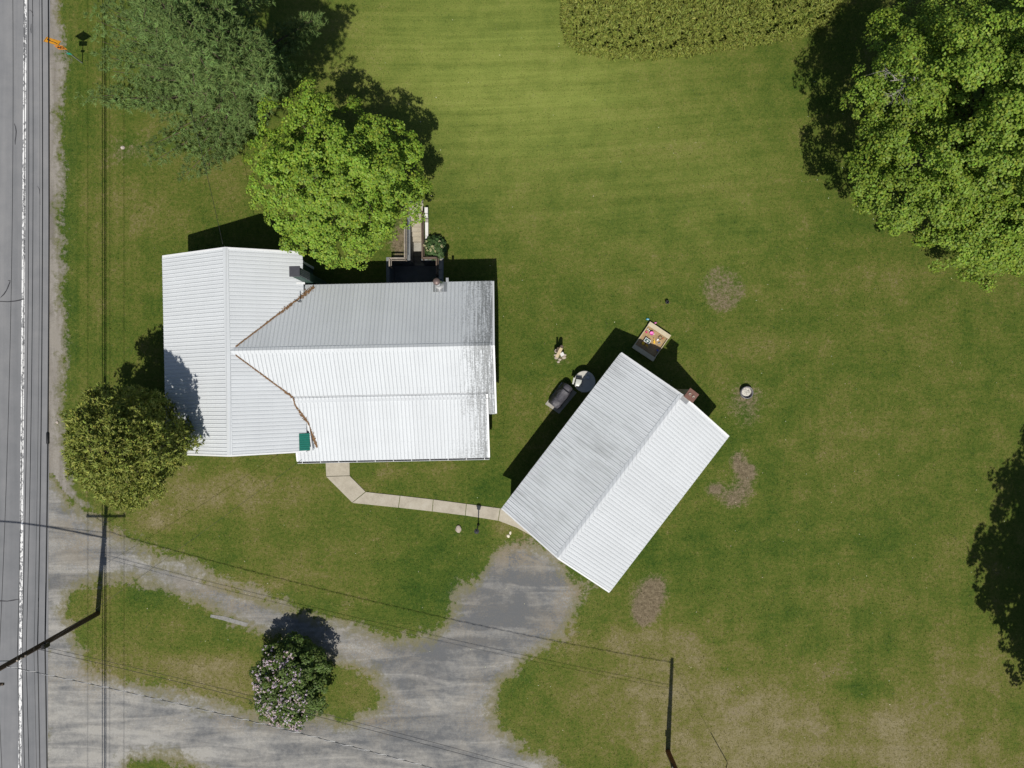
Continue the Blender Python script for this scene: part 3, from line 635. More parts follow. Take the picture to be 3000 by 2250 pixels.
# boxed chimney on the east eave of the road wing
cb = Lc(-12.18, 6.64, 0); m = MB(); m.box(cb + Vector((0, 0, 2.95)), (.50, .50, 6.0), TH); ch = m.build('chimney', M['siding'], house)
for i in range(5):
    m = MB(); m.box(cb + EX * .262 + EY * (-.2 + .1 * i) + Vector((0, 0, 4.85)), (.03, .05, 1.9), TH); m.build('cladding_rib', M['galv'], ch)
m = MB(); m.box(cb + Vector((0, 0, 5.99)), (.60, .60, .10), TH); m.build('chimney_cap', M['chim_cap'], ch, bevel=.015)
m = MB(); m.quad(Lc(-12.75, 6.37, zl(-12.75) + .07), Lc(-12.3, 6.37, zl(-12.42) + .02), Lc(-12.3, 6.24, zl(-12.42) + .02), Lc(-12.75, 6.24, zl(-12.75) + .07)); m.build('chimney_flashing', M['trim'], ch)
# stove pipe on the north eave of the long wing
sp = Lc(-4.25, 6.03, 0); m = MB(); m.tube([sp + Vector((0, 0, 3.3)), sp + Vector((0, 0, 5.0))], .125, 18); pipe = m.build('stove_pipe', M['bright_galv'], house, True)
m = MB(); m.lathe(sp + Vector((0, 0, 4.98)), [(.16, 0), (.205, .02), (.21, .12), (.17, .17), (.06, .20), (.01, .205)], 22); m.build('pipe_cap', M['pipe_cap'], pipe, True)
m = MB(); m.lathe(sp + Vector((0, 0, 3.42)), [(.30, -.05), (.22, .12), (.14, .30), (.13, .34)], 18, closed=False); m.build('pipe_flashing', M['bright_galv'], pipe, True)
zf = lambda b: zM - (b - bR) * pm + .06
m = MB(); m.quad(Lc(-4.62, 6.25, zf(6.25)), Lc(-3.78, 6.25, zf(6.25)), Lc(-3.78, 5.62, zf(5.62)), Lc(-4.62, 5.62, zf(5.62))); m.build('flashing_sheet', M['galv'], pipe)
m = MB(); m.box(Lc(-3.78, 6.30, 3.30), (.16, .40, .03), TH); m.build('bracket_board', M['galv'], pipe)
# thin vent mast near the north valley
vp = Lc(-12.55, 5.15, 0); zv = zM - (5.15 - bR) * pm; m = MB(); m.tube([vp + Vector((0, 0, zv)), vp + Vector((-.05, .05, zv + .95))], .026, 8); mast = m.build('vent_mast', M['black'], house)
m = MB(); m.lathe(vp + Vector((0, 0, zv + .02)), [(.11, 0), (.10, .03), (.05, .08), (.03, .14)], 12); m.build('mast_boot', M['galv'], mast)

# ------------------------------------------------------------------ basement stairwell (north side) with rails
def C8(x0, y0, z0, x1, y1, z1): return [Vector((x0, y0, z0)), Vector((x1, y0, z0)), Vector((x1, y1, z0)), Vector((x0, y1, z0))], [Vector((x0, y0, z1)), Vector((x1, y0, z1)), Vector((x1, y1, z1)), Vector((x0, y1, z1))]
well = thing('basement_stairwell', P(1215, 745), 'sunken grey concrete stairwell pit with steps against the north house wall', 'stairwell')
D = -2.15
def cbox(nm, r, mat, par=well):
    m = MB(); m.hexa(*C8(*r)); return m.build(nm, mat, par)
x0, y0, x1, y1 = WELL; sx0, sy0, sx1, sy1 = STAIR
cbox('pit_floor', (x0 - .2, y0 + .1, D - .1, x1 + .2, y1 + .2, D), M['bluish_concrete'])
cbox('pit_wall', (x0 - .2, y0 + .1, D, x0 + .004, y1 + .2, .06), M['bluish_concrete'])
cbox('pit_wall', (x1 - .004, y0 + .1, D, x1 + .2, y1 - .004, .06), M['bluish_concrete'])
cbox('pit_wall', (x0 + .004, y1 - .004, D, sx0 + .003, y1 + .2, .063), M['bluish_concrete'])
cbox('pit_wall', (sx1 - .003, y1 - .004, D, x1 + .2, y1 + .2, .063), M['bluish_concrete'])
cbox('stair_wall', (sx0 - .18, y1 + .2, D, sx0 + .003, sy1, .06), M['bluish_concrete'])
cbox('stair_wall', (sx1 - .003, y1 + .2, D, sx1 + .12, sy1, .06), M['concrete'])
ns = 10
for i in range(ns):
    ya = y1 + (sy1 - y1) * i / ns; yb = y1 + (sy1 - y1) * (i + 1) / ns
    if i in (4,): continue
    z1_ = D + (0 - D) * (i + 1) / (ns + 1)
    cbox('step', (sx0 + .003, ya, z1_ - .5, sx1 - .003, yb + (.0 if i != 3 else (sy1 - y1) / ns), z1_), M['walk'] if i > 3 else M['concrete'])
cbox('landing', (sx0 - .1, sy1, -.25, sx1 + .1, sy1 + 1.2, .015), M['walk'])
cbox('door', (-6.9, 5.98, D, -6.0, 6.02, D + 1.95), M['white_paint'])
# white painted kerb blocks east of the stair
for i, (pa, pb, hh) in enumerate(((611, 628, .42), (629, 640, .40), (642, 652, .16), (652, 692, .18), (692, 730, .16))):
    q0 = P(1246, pb); q1 = P(1254, pa)
    bl = MB(); bl.hexa(*C8(q0.x, q0.y, -.1, q1.x + .03, q1.y - .02, hh)); bl.build('kerb_block', M['white_paint'] if i != 2 else M['concrete'], well, bevel=.01)
for i, (pa, pb) in enumerate(((760, 790), (792, 818))):
    q0 = P(1286, pb); q1 = P(1296, pa); bl = MB(); bl.hexa(*C8(q0.x, q0.y, -.1, q1.x, q1.y, .12)); bl.build('kerb_block', M['concrete'], well, bevel=.01)
def railing(label, pts, h, mat, two=True):
    base = Vector(pts[0]); r = thing('railing', base, label, 'railing')
    for i in range(len(pts) - 1):
        a, b = Vector(pts[i]), Vector(pts[i + 1])
        for zz in ((h, h * .55) if two else (h,)):
            m = MB(); m.beam(a + Vector((0, 0, zz)), b + Vector((0, 0, zz)), .09 if zz == h else .05, .045 if zz == h else .09); m.build('rail', mat, r)
        if two:
            d = (b - a).normalized(); nn = Vector((-d.y, d.x, 0)) * .10
            m = MB(); m.beam(a + nn + Vector((0, 0, h * .8)), b + nn + Vector((0, 0, h * .8)), .035, .09); m.build('rail', mat, r)
    seen = []
    for i in range(len(pts) - 1):
        a, b = Vector(pts[i]), Vector(pts[i + 1]); n = max(1, round((b - a).length / 1.3))
        for j in range(n + 1):
            p = a + (b - a) * j / n
            if any((p - q).length < .2 for q in seen): continue
            seen.append(p); m = MB(); m.box(p + Vector((0, 0, h / 2 - .05)), (.085, .085, h + .06)); m.build('post', mat, r)
    return r
zr_ = 0.0
railing('grey wooden railing on the dirt side of the stairwell', [P(1192, 668), P(1192, 764), P(1148, 764), P(1148, 786)], .92, M['wood_grey'])
railing('brown wooden handrail beside the white kerb blocks and shrub', [P(1240, 628), P(1242, 762), P(1283, 762), P(1283, 808)], .86, M['wood_brown'])

# ------------------------------------------------------------------ the garage
gW, gS_, gE, gN = Vector((-.62, -7.60, 0)), Vector((5.93, -12.70, 0)), Vector((13.22, -3.18, 0)), Vector((6.66, 1.915, 0))
GL = (gN - gW).normalized(); GC = (gS_ - gW).normalized(); zGe, zGr = 2.9, 4.85
half = (gS_ - gW).length / 2; pg = (zGr - zGe) / half
up = Vector((0, 0, 1)); rA = (gW + gS_) / 2; rB = (gN + gE) / 2
garage = thing('garage', (gW + gE) / 2, 'detached garage with white ribbed metal gable roof standing askew to the house', 'garage')
ga_, gb_ = .38, .36
def G(l, c, z): return gW + GL * l + GC * c + up * z
LL = (gN - gW).length; CC = half * 2
m = MB(); sec = [(gb_, -.2), (CC - gb_, -.2), (CC - gb_, zGe + gb_ * pg - .18), (CC / 2, zGr - .18), (gb_, zGe + gb_ * pg - .18)]
m.hexa([G(ga_, c, z) for c, z in sec], [G(LL - ga_, c, z) for c, z in sec]); m.build('wall', M['garage_siding'], garage)
slab(garage, gW + up * zGe, gN + up * zGe, rB + up * zGr, rA + up * zGr, T, M['deck'], 'roof_deck')
slab(garage, gS_ + up * zGe, gE + up * zGe, rB + up * zGr, rA + up * zGr, T, M['deck'], 'roof_deck')
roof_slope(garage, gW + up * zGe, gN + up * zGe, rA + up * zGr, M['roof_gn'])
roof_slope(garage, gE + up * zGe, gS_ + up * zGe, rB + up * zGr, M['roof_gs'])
ridge_caps(garage, rA + up * zGr, rB + up * zGr, sdn(-GC, pg), sdn(GC, pg), M['roof_gs'], .20)
for A, B, o_ in ((gW + up * zGe, rA + up * zGr, -GL), (rA + up * zGr, gS_ + up * zGe, -GL), (gN + up * zGe, rB + up * zGr, GL), (rB + up * zGr, gE + up * zGe, GL)): rake(garage, A, B, o_, M['trim'])
for c0, wd in ((2.35, 2.7), (5.85, 2.7)):     # two sectional doors to the drive
    dd = None
    for k in range(4):
        m = MB(); q = [G(ga_ - .06, c0 - wd / 2, .02 + k * .54), G(ga_ - .06, c0 + wd / 2, .02 + k * .54), G(ga_ - .01, c0 + wd / 2, .02 + k * .54), G(ga_ - .01, c0 - wd / 2, .02 + k * .54)]
        m.hexa(q, [v + up * .52 for v in q])
        if dd is None: dd = m.build('garage_door', M['white_paint'], garage)
        else: m.build('door_panel', M['white_paint'], dd)
window(garage, G(5.0, gb_, 1.6), -GC, 1.0, .8); window(garage, G(LL - ga_, 2.4, 1.6), GL, 1.0, .8); window(garage, G(6.5, CC - gb_, 1.6), GC, 1.0, .8)
cg = rB + GL * .22 + GC * .32; ang = math.atan2(GL.y, GL.x)
m = MB(); m.box(cg + up * 2.6, (.48, .50, 5.4), ang); gch = m.build('chimney', M['tan_block'], garage)
m = MB(); m.box(cg + up * 5.34, (.62, .64, .12), ang); m.build('chimney_crown', M['brick_red'], gch, bevel=.02)
for k in (-1, 1):
    m = MB(); m.lathe(cg + GC * .13 * k + up * 5.40, [(.07, 0), (.07, .07), (.05, .07), (.05, .01)], 10); m.build('flue', M['stone'], gch)
sdv = sdn(GC, pg); m = MB(); fb = rB + up * (zGr + .075) - GL * .30
m.quad(fb + sdv * .02, fb + sdv * .62, fb + sdv * .62 + GL * .3, fb + sdv * .02 + GL * .3); m.build('chimney_flashing', M['galv'], gch)

# ------------------------------------------------------------------ concrete walk, slab by slab
walk = thing('walkway', P(1200, 1470), 'bent pale concrete slab path from the house porch to the garage', 'path')
SL = [[(953, 1330), (1024, 1330), (1025, 1393), (956, 1395)], [(956, 1396), (1025, 1394), (1071, 1440), (1032, 1472)], [(1032, 1473), (1072, 1441), (1172, 1452), (1167, 1487)],
      [(1168, 1487), (1173, 1452), (1269, 1463), (1266, 1498)], [(1267, 1498), (1270, 1463), (1366, 1476), (1363, 1510)], [(1364, 1510), (1367, 1476), (1465, 1489), (1459, 1525)],
      [(1460, 1525), (1466, 1489), (1560, 1510), (1610, 1560), (1570, 1577), (1515, 1546)], [(1571, 1578), (1611, 1561), (1700, 1640), (1655, 1650)]]
for s_ in SL:
    q = [P(x, y) for x, y in s_]; c = sum(q, Vector()) / len(q); q = [c + (v - c) * .994 for v in q][::-1]; dz = random.uniform(-.004, .004)
    m = MB(); m.hexa([v - up * .1 for v in q], [v + up * (.045 + dz) for v in q]); m.build('slab', M['walk'], walk, bevel=.008)

# ------------------------------------------------------------------ foliage
def leaves(name, C, Nn, L, W, col, mat, parent, tang=None, fold=0.0):
    n = len(C); Nn = Nn / (np.linalg.norm(Nn, axis=1, keepdims=True) + 1e-9)
    if tang is None: tang = RNG.normal(size=(n, 3))
    t = tang - Nn * np.sum(tang * Nn, axis=1, keepdims=True); t /= (np.linalg.norm(t, axis=1, keepdims=True) + 1e-9); b = np.cross(Nn, t)
    L = np.broadcast_to(L, n)[:, None]; W = np.broadcast_to(W, n)[:, None]
    V = np.empty((n, 4, 3)); V[:, 0] = C + t * L * .5; V[:, 1] = C + b * W * .5 + Nn * fold * W; V[:, 2] = C - t * L * .5; V[:, 3] = C - b * W * .5 + Nn * fold * W
    V -= np.array(wloc(parent))
    me = bpy.data.meshes.new(name); me.vertices.add(n * 4); me.vertices.foreach_set('co', V.ravel().astype(np.float32))
    me.loops.add(n * 4); me.loops.foreach_set('vertex_index', np.arange(n * 4, dtype=np.int32))
    me.polygons.add(n); me.polygons.foreach_set('loop_start', np.arange(0, n * 4, 4, dtype=np.int32)); me.polygons.foreach_set('loop_total', np.full(n, 4, np.int32))
    me.update(); at = me.attributes.new('col', 'FLOAT_COLOR', 'POINT')
    cc = np.ones((n, 4, 4)); cc[:, :, :3] = np.clip(col, 0.001, 1)[:, None, :]; at.data.foreach_set('color', cc.ravel().astype(np.float32))
    me.materials.append(mat); o = bpy.data.objects.new(name, me); COL.objects.link(o); o.parent = parent; return o
def unit(n):
    v = RNG.normal(size=(n, 3)); return v / np.linalg.norm(v, axis=1, keepdims=True)
def vcol(base, n, jit=.18, warm=None, wamt=0.0):
    c = np.array(base)[None] * (1 + RNG.normal(0, jit, (n, 1))); 
    if warm is not None:
        w = np.clip(RNG.beta(1.2, 3.0, (n, 1)) * wamt, 0, 1); c = c * (1 - w) + np.array(warm)[None] * w
    return c * (1 + RNG.normal(0, .05, (n, 3)))
def limbs(parent, base, top, r0, targets, mat, name='trunk', r1=.08):
    m = MB(); base = Vector(base); top = Vector(top); n = 7
    pts = [base + (top - base) * i / n + Vector((random.gauss(0, .06), random.gauss(0, .06), 0)) * (i > 0) for i in range(n + 1)]; pts[0] = base - up * .2
    m.tube(pts, [r0 * (1.25 if i == 0 else 1) * (1 - i / n) + r1 * (i / n) for i in range(n + 1)], 10)
    for t in targets:
        t = Vector(t); H_ = max(.15, min(.95, (t.z - base.z) / max(.1, top.z - base.z) - .22)); s0 = base + (top - base) * H_; d = t - s0; L = d.length
        mid = s0 + d * .5 + Vector((random.gauss(0, .1), random.gauss(0, .1), .06)) * L
        q = [s0, s0 + d * .2 + up * .02 * L, mid * .5 + (s0 + d * .5) * .5, s0 + d * .8 + Vector((random.gauss(0, .04), random.gauss(0, .04), 0)) * L, t]
        rr = min(.5 * r0, .018 * L + .02); m.tube(q, [rr, rr * .8, rr * .55, rr * .32, .012], 6)
    return m.build(name, mat, parent, True)
def broadleaf(name, label, base, lobes, nlob, ncl, nleaf, lsize, cols, warm, wamt, mat, trunk_r, top, seed, cat='tree', rl=(.9, 1.5), rc=(.32, .55), fill=.35, group=None, extra=None, warp=.16):
    """crown of bough-sized lobes on ellipsoids; each lobe carries domed clumps of leaves"""
    global RNG
    RNG = np.random.default_rng(seed); random.seed(seed)
    root = thing(name, base, label, cat, group); C = []; N = []; K = []
    sh = .62 * (rl[0] + rl[1]) / 2 + .3 * rc[1]; ell = [(np.array(c), np.maximum(np.array(r) - sh * np.array([1, 1, .7]), .4 * np.array(r))) for c, r in lobes]; vol = np.array([r[0] * r[1] for c, r in ell]); pr = vol / vol.sum()
    tg = []
    for i in range(nlob):
        e = RNG.choice(len(ell), p=pr); c, r = ell[e]; u = unit(1)[0]; u[2] = u[2] if u[2] > -.55 else -u[2]
        inner = i < nlob * fill
        rad = (RNG.uniform(.35, .72) if inner else 1 + RNG.uniform(-warp, warp * .55)); p = c + u * r * rad
        if not inner and any(np.sum(((p - c2) / r2) ** 2) < .62 for j, (c2, r2) in enumerate(ell) if j != e): continue
        lr = RNG.uniform(*rl); ax = u * .8 + np.array([0, 0, .5]); ax /= np.linalg.norm(ax)
        if i % 3 == 0: tg.append(tuple(p))
        tone = 1 + RNG.normal(0, .10)
        for j in range(ncl):
            v = unit(1)[0]
            if v @ ax < -.35: v = -v
            q = p + v * lr * np.array([1, 1, .72]) * RNG.uniform(.45, 1.0); cr = RNG.uniform(*rc); n = nleaf
            d = unit(n); dn = (v * .5 + ax * .5); dn /= np.linalg.norm(dn) + 1e-9; d = np.where((d @ dn)[:, None] < -.2, -d, d)
            pos = q + d * cr * RNG.uniform(.35, 1.0, (n, 1)) ** .6 * np.array([1, 1, .8])
            C.append(pos); N.append(d * .55 + dn * .5 + np.array([0, 0, .55]) + RNG.normal(0, .42, (n, 3)))
            K.append(vcol(np.array(cols) * tone * (1 + RNG.normal(0, .10)), n, .16, warm, wamt))
    C = np.concatenate(C); N = np.concatenate(N); K = np.concatenate(K)
    keep = C[:, 2] > .12; C, N, K = C[keep], N[keep], K[keep]
    leaves('crown', C, N, RNG.uniform(.75, 1.3, len(C)) * lsize, RNG.uniform(.65, 1.05, len(C)) * lsize, K, mat, root, fold=.12)
    limbs(root, base, top, trunk_r, tg, M['bark']); return root, C

# maple over the north-west corner of the house
b1 = P(1068, 597); mz = 5.9
mc = P(990, 512, 7.0)
broadleaf('maple_tree', 'round bright yellow-green maple tree leaning over the stairwell beside the white roof', (mc.x, mc.y, 0),
          [((mc.x, mc.y, 6.5), (4.75, 4.75, 4.3)), ((mc.x - .6, mc.y - .5, 7.2), (3.9, 3.6, 3.6)), ((mc.x + 1.0, mc.y + .3, 5.6), (3.8, 3.7, 3.0)), ((mc.x - .3, mc.y - .9, 5.2), (3.8, 3.8, 2.8))],
          300, 9, 46, .125, (.150, .272, .030), (.40, .46, .045), .8, M['leaf_maple'], .28, (mc.x, mc.y, 8.0), 21, rl=(.6, 1.15), rc=(.22, .42), warp=.22, fill=.42)
# big maples in the north-east
c1 = (26.0, 14.2)
broadleaf('maple_tree', 'huge spreading deep green maple tree with a bare dead branch near the hedge', (c1[0], c1[1], 0),
          [((c1[0], c1[1], 8.8), (7.0, 6.9, 5.6)), ((c1[0] + 1.5, c1[1] - 1.2, 11.0), (5.2, 5.0, 4.4)), ((c1[0] - 3.0, c1[1] + 2.6, 6.8), (4.6, 4.4, 3.6)), ((c1[0] + .5, c1[1] - 3.4, 6.0), (5.0, 4.4, 3.2)), ((c1[0] - 2.6, c1[1] - 3.0, 6.6), (4.2, 4.2, 3.0)), ((c1[0] + 1.0, c1[1] - 4.5, 5.8), (4.2, 3.8, 2.8))],
          400, 10, 54, .135, (.148, .250, .030), (.36, .40, .042), .7, M['leaf_maple'], .42, (c1[0], c1[1], 13.0), 33, rl=(.9, 1.6), rc=(.34, .55), warp=.2, fill=.42)
c2 = (31.5, 11.7)
broadleaf('maple_tree', 'second green maple tree whose low crown joins the huge spreading maple', (c2[0], c2[1], 0),
          [((c2[0], c2[1], 7.0), (6.2, 5.6, 5.0)), ((c2[0] - 2.0, c2[1] - 2.0, 5.0), (4.4, 3.6, 3.0)), ((c2[0] - 1.0, c2[1] + 3.4, 10.5), (5.4, 5.2, 4.2)), ((c2[0] - 1.2, c2[1] + 7.5, 8.0), (5.2, 4.6, 4.4))],
          270, 10, 50, .135, (.150, .252, .030), (.36, .40, .042), .7, M['leaf_maple'], .38, (c2[0], c2[1], 11.5), 35, rl=(1.0, 1.6), rc=(.34, .58), warp=.16)
# tree standing east of the picture, whose shadow falls across the lawn
c3 = (36.5, -16.7)
broadleaf('maple_tree', 'tall maple tree beyond the lawn casting a ragged shadow onto dry grass', (c3[0], c3[1], 0),
          [((c3[0], c3[1], 9.2), (6.2, 7.2, 5.0)), ((c3[0] - 1.4, c3[1] - .4, 10.5), (5.2, 4.6, 4.0)), ((c3[0] - .2, c3[1] - 3.6, 8.4), (4.8, 4.6, 3.4)), ((c3[0] + .4, c3[1] + 4.8, 9.0), (4.8, 4.6, 3.6)), ((c3[0] - .9, c3[1] - 2.0, 9.6), (5.4, 4.6, 3.8))],
          310, 11, 30, .22, (.075, .125, .014), (.17, .165, .015), .5, M['leaf_maple'], .4, (c3[0], c3[1], 12.5), 37, rl=(.9, 1.6), rc=(.32, .6), warp=.22)
# dead branch in the big maple
db = thing('dead_branch', P(2655, 235, 9.5), 'bare grey dead branch poking out of the huge maple crown', 'branch')
m = MB(); random.seed(4)
def twig(p, d, L, r, dep):
    p = Vector(p); d = Vector(d).normalized(); e = p + d * L; mid = p + d * L * .5 + Vector((random.gauss(0, .1), random.gauss(0, .1), random.gauss(0, .05))) * L
    m.tube([p, mid, e], [r, r * .75, r * .5], 5)
    if dep > 0:
        for _ in range(3 if dep > 1 else 2):
            t = random.uniform(.4, 1.0); twig(p + d * L * t, d + Vector((random.gauss(0, .65), random.gauss(0, .65), random.gauss(0, .25))), L * random.uniform(.45, .7), r * .5, dep - 1)
o_ = P(2680, 235, 9.6)
for tx, ty in ((2560, 238), (2600, 285), (2665, 170), (2625, 215)):
    e = P(tx, ty, 10.2); twig(o_, e - o_, (e - o_).length * .60, .032, 3)
m.build('branch_wood', M['deadwood'], db)

# white pine at the roadside
RNG = np.random.default_rng(5); random.seed(5)
pb = P(775, 335); pine = thing('pine_tree', pb, 'broad dark blue-green pine tree with long bare-spaced boughs by the road', 'tree'); ptop = pb + Vector((.3, -.2, 17.0))
TIPS = [(300, 10, 6), (285, 60, 6.5), (330, 40, 8), (300, 122, 5.5), (300, 165, 6), (330, 208, 5.2), (400, 222, 5), (460, 235, 6), (520, 215, 7), (400, 60, 9), (450, 120, 9), (380, 150, 7),
        (350, -80, 8), (450, -120, 9), (560, -150, 9), (680, -140, 9), (760, -100, 8), (350, -20, 7), (420, 5, 9.5), (480, 50, 10.5), (500, -40, 10.5), (600, -60, 11),
        (257, 285, 4.2), (320, 292, 4.5), (390, 300, 4.6), (430, 430, 3.4), (455, 470, 3.2), (545, 512, 3), (600, 500, 3.4), (655, 468, 3.2), (690, 425, 3.6), (505, 385, 4), (470, 335, 4.4),
        (560, 450, 3.8), (620, 440, 4.0), (735, 345, 5.5), (775, 310, 6.5), (800, 240, 8), (825, 215, 7.5), (805, 160, 8.5), (760, 110, 9), (700, 60, 10), (690, 20, 11), (880, 125, 6.4), (930, 78, 7), (905, 60, 7.2),
        (870, 205, 5), (620, 60, 13), (600, 140, 12.5), (560, 60, 12), (660, 180, 11.5), (640, 250, 9.5), (560, 300, 7.4), (700, 300, 7.8), (590, 370, 5.4), (645, 395, 5.2), (520, 160, 10), (560, 215, 10.5),
        (480, 190, 8.5), (740, 200, 10), (720, 140, 11.5), (680, 110, 13), (640, 330, 7), (540, 260, 8), (610, 200, 11.8), (770, 270, 7.8), (690, 230, 10.5), (600, 300, 8.6), (730, 250, 9.4), (650, 120, 13.4), (425, 190, 7.8), (360, 110, 7.6), (440, 20, 10), (500, 10, 13.8), (470, 60, 13.3), (530, 40, 13.6), (450, 20, 13), (520, 85, 13), (490, -25, 13.4), (560, 20, 13.2),
        (845, 160, 7.2), (815, 190, 9), (740, -20, 11.5), (800, -50, 10), (640, 30, 13.6), (600, 100, 14), (560, 120, 14.2), (680, 160, 12.4), (720, 100, 12), (700, 250, 10.6), (660, 60, 13),
        (764, 146, 12), (740, 110, 13), (720, 170, 13), (760, 190, 11.5), (790, 170, 11), (700, 210, 13), (680, 150, 14.5), (650, 180, 14.5), (640, 110, 15.5), (600, 160, 15.5), (560, 170, 15), (580, 90, 16), (540, 110, 16),
        (620, 230, 13), (570, 250, 12), (790, 230, 9.5), (500, 40, 16.5), (450, -20, 16.8), (520, -10, 16.4), (420, 60, 15.5), (460, 110, 15), (400, 0, 15.5), (380, -60, 16), (700, 100, 14), (660, 30, 14.5), (600, -30, 15.5),
        (780, 181, 13), (790, 215, 12), (772, 150, 13.6), (755, 125, 14), (800, 240, 11), (770, 240, 12.5), (785, 270, 10.5), (765, 205, 13), (740, 150, 14.2), (745, 225, 12.8), (905, 88, 7), (915, 60, 7.3), (890, 110, 6.8), (753, 315, 6), (714, 337, 8), (788, 295, 5), (770, 330, 5.5), (740, 360, 5), (800, 270, 6.5), (700, 380, 5.5), (760, 280, 7.5), (810, 255, 7), (300, 280, 4.6), (360, 290, 4.8), (430, 300, 5.0), (480, 290, 5.4)]
bm_ = MB(); n = 9
bm_.tube([pb + (ptop - pb) * i / n - up * (.2 if i == 0 else 0) for i in range(n + 1)], [.36 * (1 - i / n) + .04 for i in range(n + 1)], 10)
C = []; Nn = []; Tt = []; K = []; LWs = []
for (x, y, z) in TIPS:
    tip = P(x, y, z); base = pb + (ptop - pb) * max(.08, min(.97, (z - .10 * (tip - pb).to_2d().length) / 17.0)); d = tip - base; L = d.length; dn = d.normalized()
    side = Vector((-dn.y, dn.x, 0)).normalized(); rr = .007 * L + .014
    mid = base + d * .5 - up * .03 * L; bm_.tube([base, mid, tip], [rr, rr * .6, .012], 5)
    tone = 1 + random.gauss(0, .12); ntw = int(L * 2.2) + 4
    for i in range(ntw + 1):
        t = 1.0 if i == ntw else .24 + .76 * (i / ntw) ** .8; sg = 0 if i == ntw else (1 if i % 2 else -1)
        p0 = base * (1 - t) + tip * t - up * (.12 * L * t * (1 - t)); tl = (.45 + .95 * (1.04 - t) * min(1.3, L / 5)) * random.uniform(.7, 1.25) if sg else .5
        td = (dn * random.uniform(.55, .95) + side * sg * random.uniform(.7, 1.0) + up * random.gauss(.08, .12)).normalized(); tw = 1 + random.gauss(0, .12)
        nt = max(4, int(tl * 6.0)) + (1 if sg else 0)
        for j in range(nt):
            f = .35 + .65 * (j + random.random()) / nt
            if sg and j >= nt - 1: f = random.uniform(-.1, .35)
            c = p0 + td * tl * f + Vector((random.gauss(0, .09), random.gauss(0, .09), random.gauss(.03, .07)))
            ax = np.array((td * .8 + up * .5).normalized()); k = 10
            dd = unit(k) * .85 + ax; dd /= np.linalg.norm(dd, axis=1, keepdims=True); ln = RNG.uniform(.17, .34, k)
            C.append(np.array(c) + dd * ln[:, None] * .5); Tt.append(dd); Nn.append(unit(k) + np.array([0, -.3, .9])); LWs.append(np.stack([ln, RNG.uniform(.028, .048, k)], 1))
            K.append(vcol(np.array((.104, .168, .050)) * tone * tw * random.uniform(.85, 1.2), k, .15, (.22, .27, .08), .6))
C, Nn, Tt, K, LWs = map(np.concatenate, (C, Nn, Tt, K, LWs))
leaves('crown', C, Nn, LWs[:, 0], LWs[:, 1], K, M['leaf_needle'], pine, tang=Tt); bm_.build('trunk', M['bark'], pine, True)

# cedar sprays: used for the roadside cedar and for the clipped hedge
def sprays(P0, OUT, k, ln, wd, base_col, tip_col):
    C = []; N = []; Tt = []; K = []; A = []
    for p, o in zip(P0, OUT):
        ax = o * .75 + np.array([0, 0, .55]) + RNG.normal(0, .25, 3); ax /= np.linalg.norm(ax); fan = np.cross(ax, unit(1)[0]); fan /= np.linalg.norm(fan) + 1e-9
        a = RNG.uniform(-1.0, 1.0, k)[:, None]; d = ax * np.cos(a) + fan * np.sin(a) + RNG.normal(0, .18, (k, 3)); d /= np.linalg.norm(d, axis=1, keepdims=True)
        l = RNG.uniform(.6, 1.2, k) * ln; C.append(p + d * l[:, None] * .55); Tt.append(d); N.append(np.cross(ax, fan)[None] * .6 + RNG.normal(0, .55, (k, 3)) + np.array([0, 0, .35])); A.append(np.stack([l, RNG.uniform(.7, 1.3, k) * wd], 1))
        K.append(vcol(np.array(base_col) * RNG.uniform(.75, 1.25), k, .15, tip_col, .9))
    return map(np.concatenate, (C, N, Tt, K, A))
RNG = np.random.default_rng(8); random.seed(8)
cb0 = P(482, 1270); cx, cy = -23.45, -3.4
cedar = thing('cedar_tree', (cx, cy, 0), 'bushy olive-bronze cedar tree beside the road shading the house roof', 'tree')
P0 = []; OUT = []; tg = []
for i in range(310):
    z = RNG.uniform(.02, 1) ** .85; a = RNG.uniform(0, 2 * np.pi)
    rad = np.sqrt(max(0, 1 - (max(0, z - .45) / .55) ** 2.0)) * (.66 + .34 * min(1, z / .45)); rad *= 1 + .07 * np.sin(3 * a + .6) + .06 * np.sin(5 * a + 2)
    inner = RNG.random() < .36; f = RNG.uniform(.25, .78) if inner else RNG.uniform(.86, 1.08); p = np.array([cx + 2.6 * z + 3.0 * rad * f * np.cos(a), cy + 2.95 * rad * f * np.sin(a), .4 + z * 9.3])
    out = np.array([np.cos(a), np.sin(a), .25 + z]); out /= np.linalg.norm(out); lr = RNG.uniform(.4, .85)
    if i % 4 == 0: tg.append(tuple(p))
    for j in range(26):
        v = unit(1)[0]; v = -v if v @ out < -.3 else v
        P0.append(p + v * lr * RNG.uniform(.3, 1) * np.array([.9, .9, 1.0])); OUT.append(v * .5 + out * .6)
C, Nn, Tt, K, A = sprays(P0, OUT, 10, .26, .065, (.185, .235, .046), (.43, .42, .09))
leaves('crown', C, Nn, A[:, 0], A[:, 1], K, M['leaf_cedar'], cedar, tang=Tt); limbs(cedar, (cx, cy, 0), (cx, cy, 7.6), .26, tg, M['bark'])

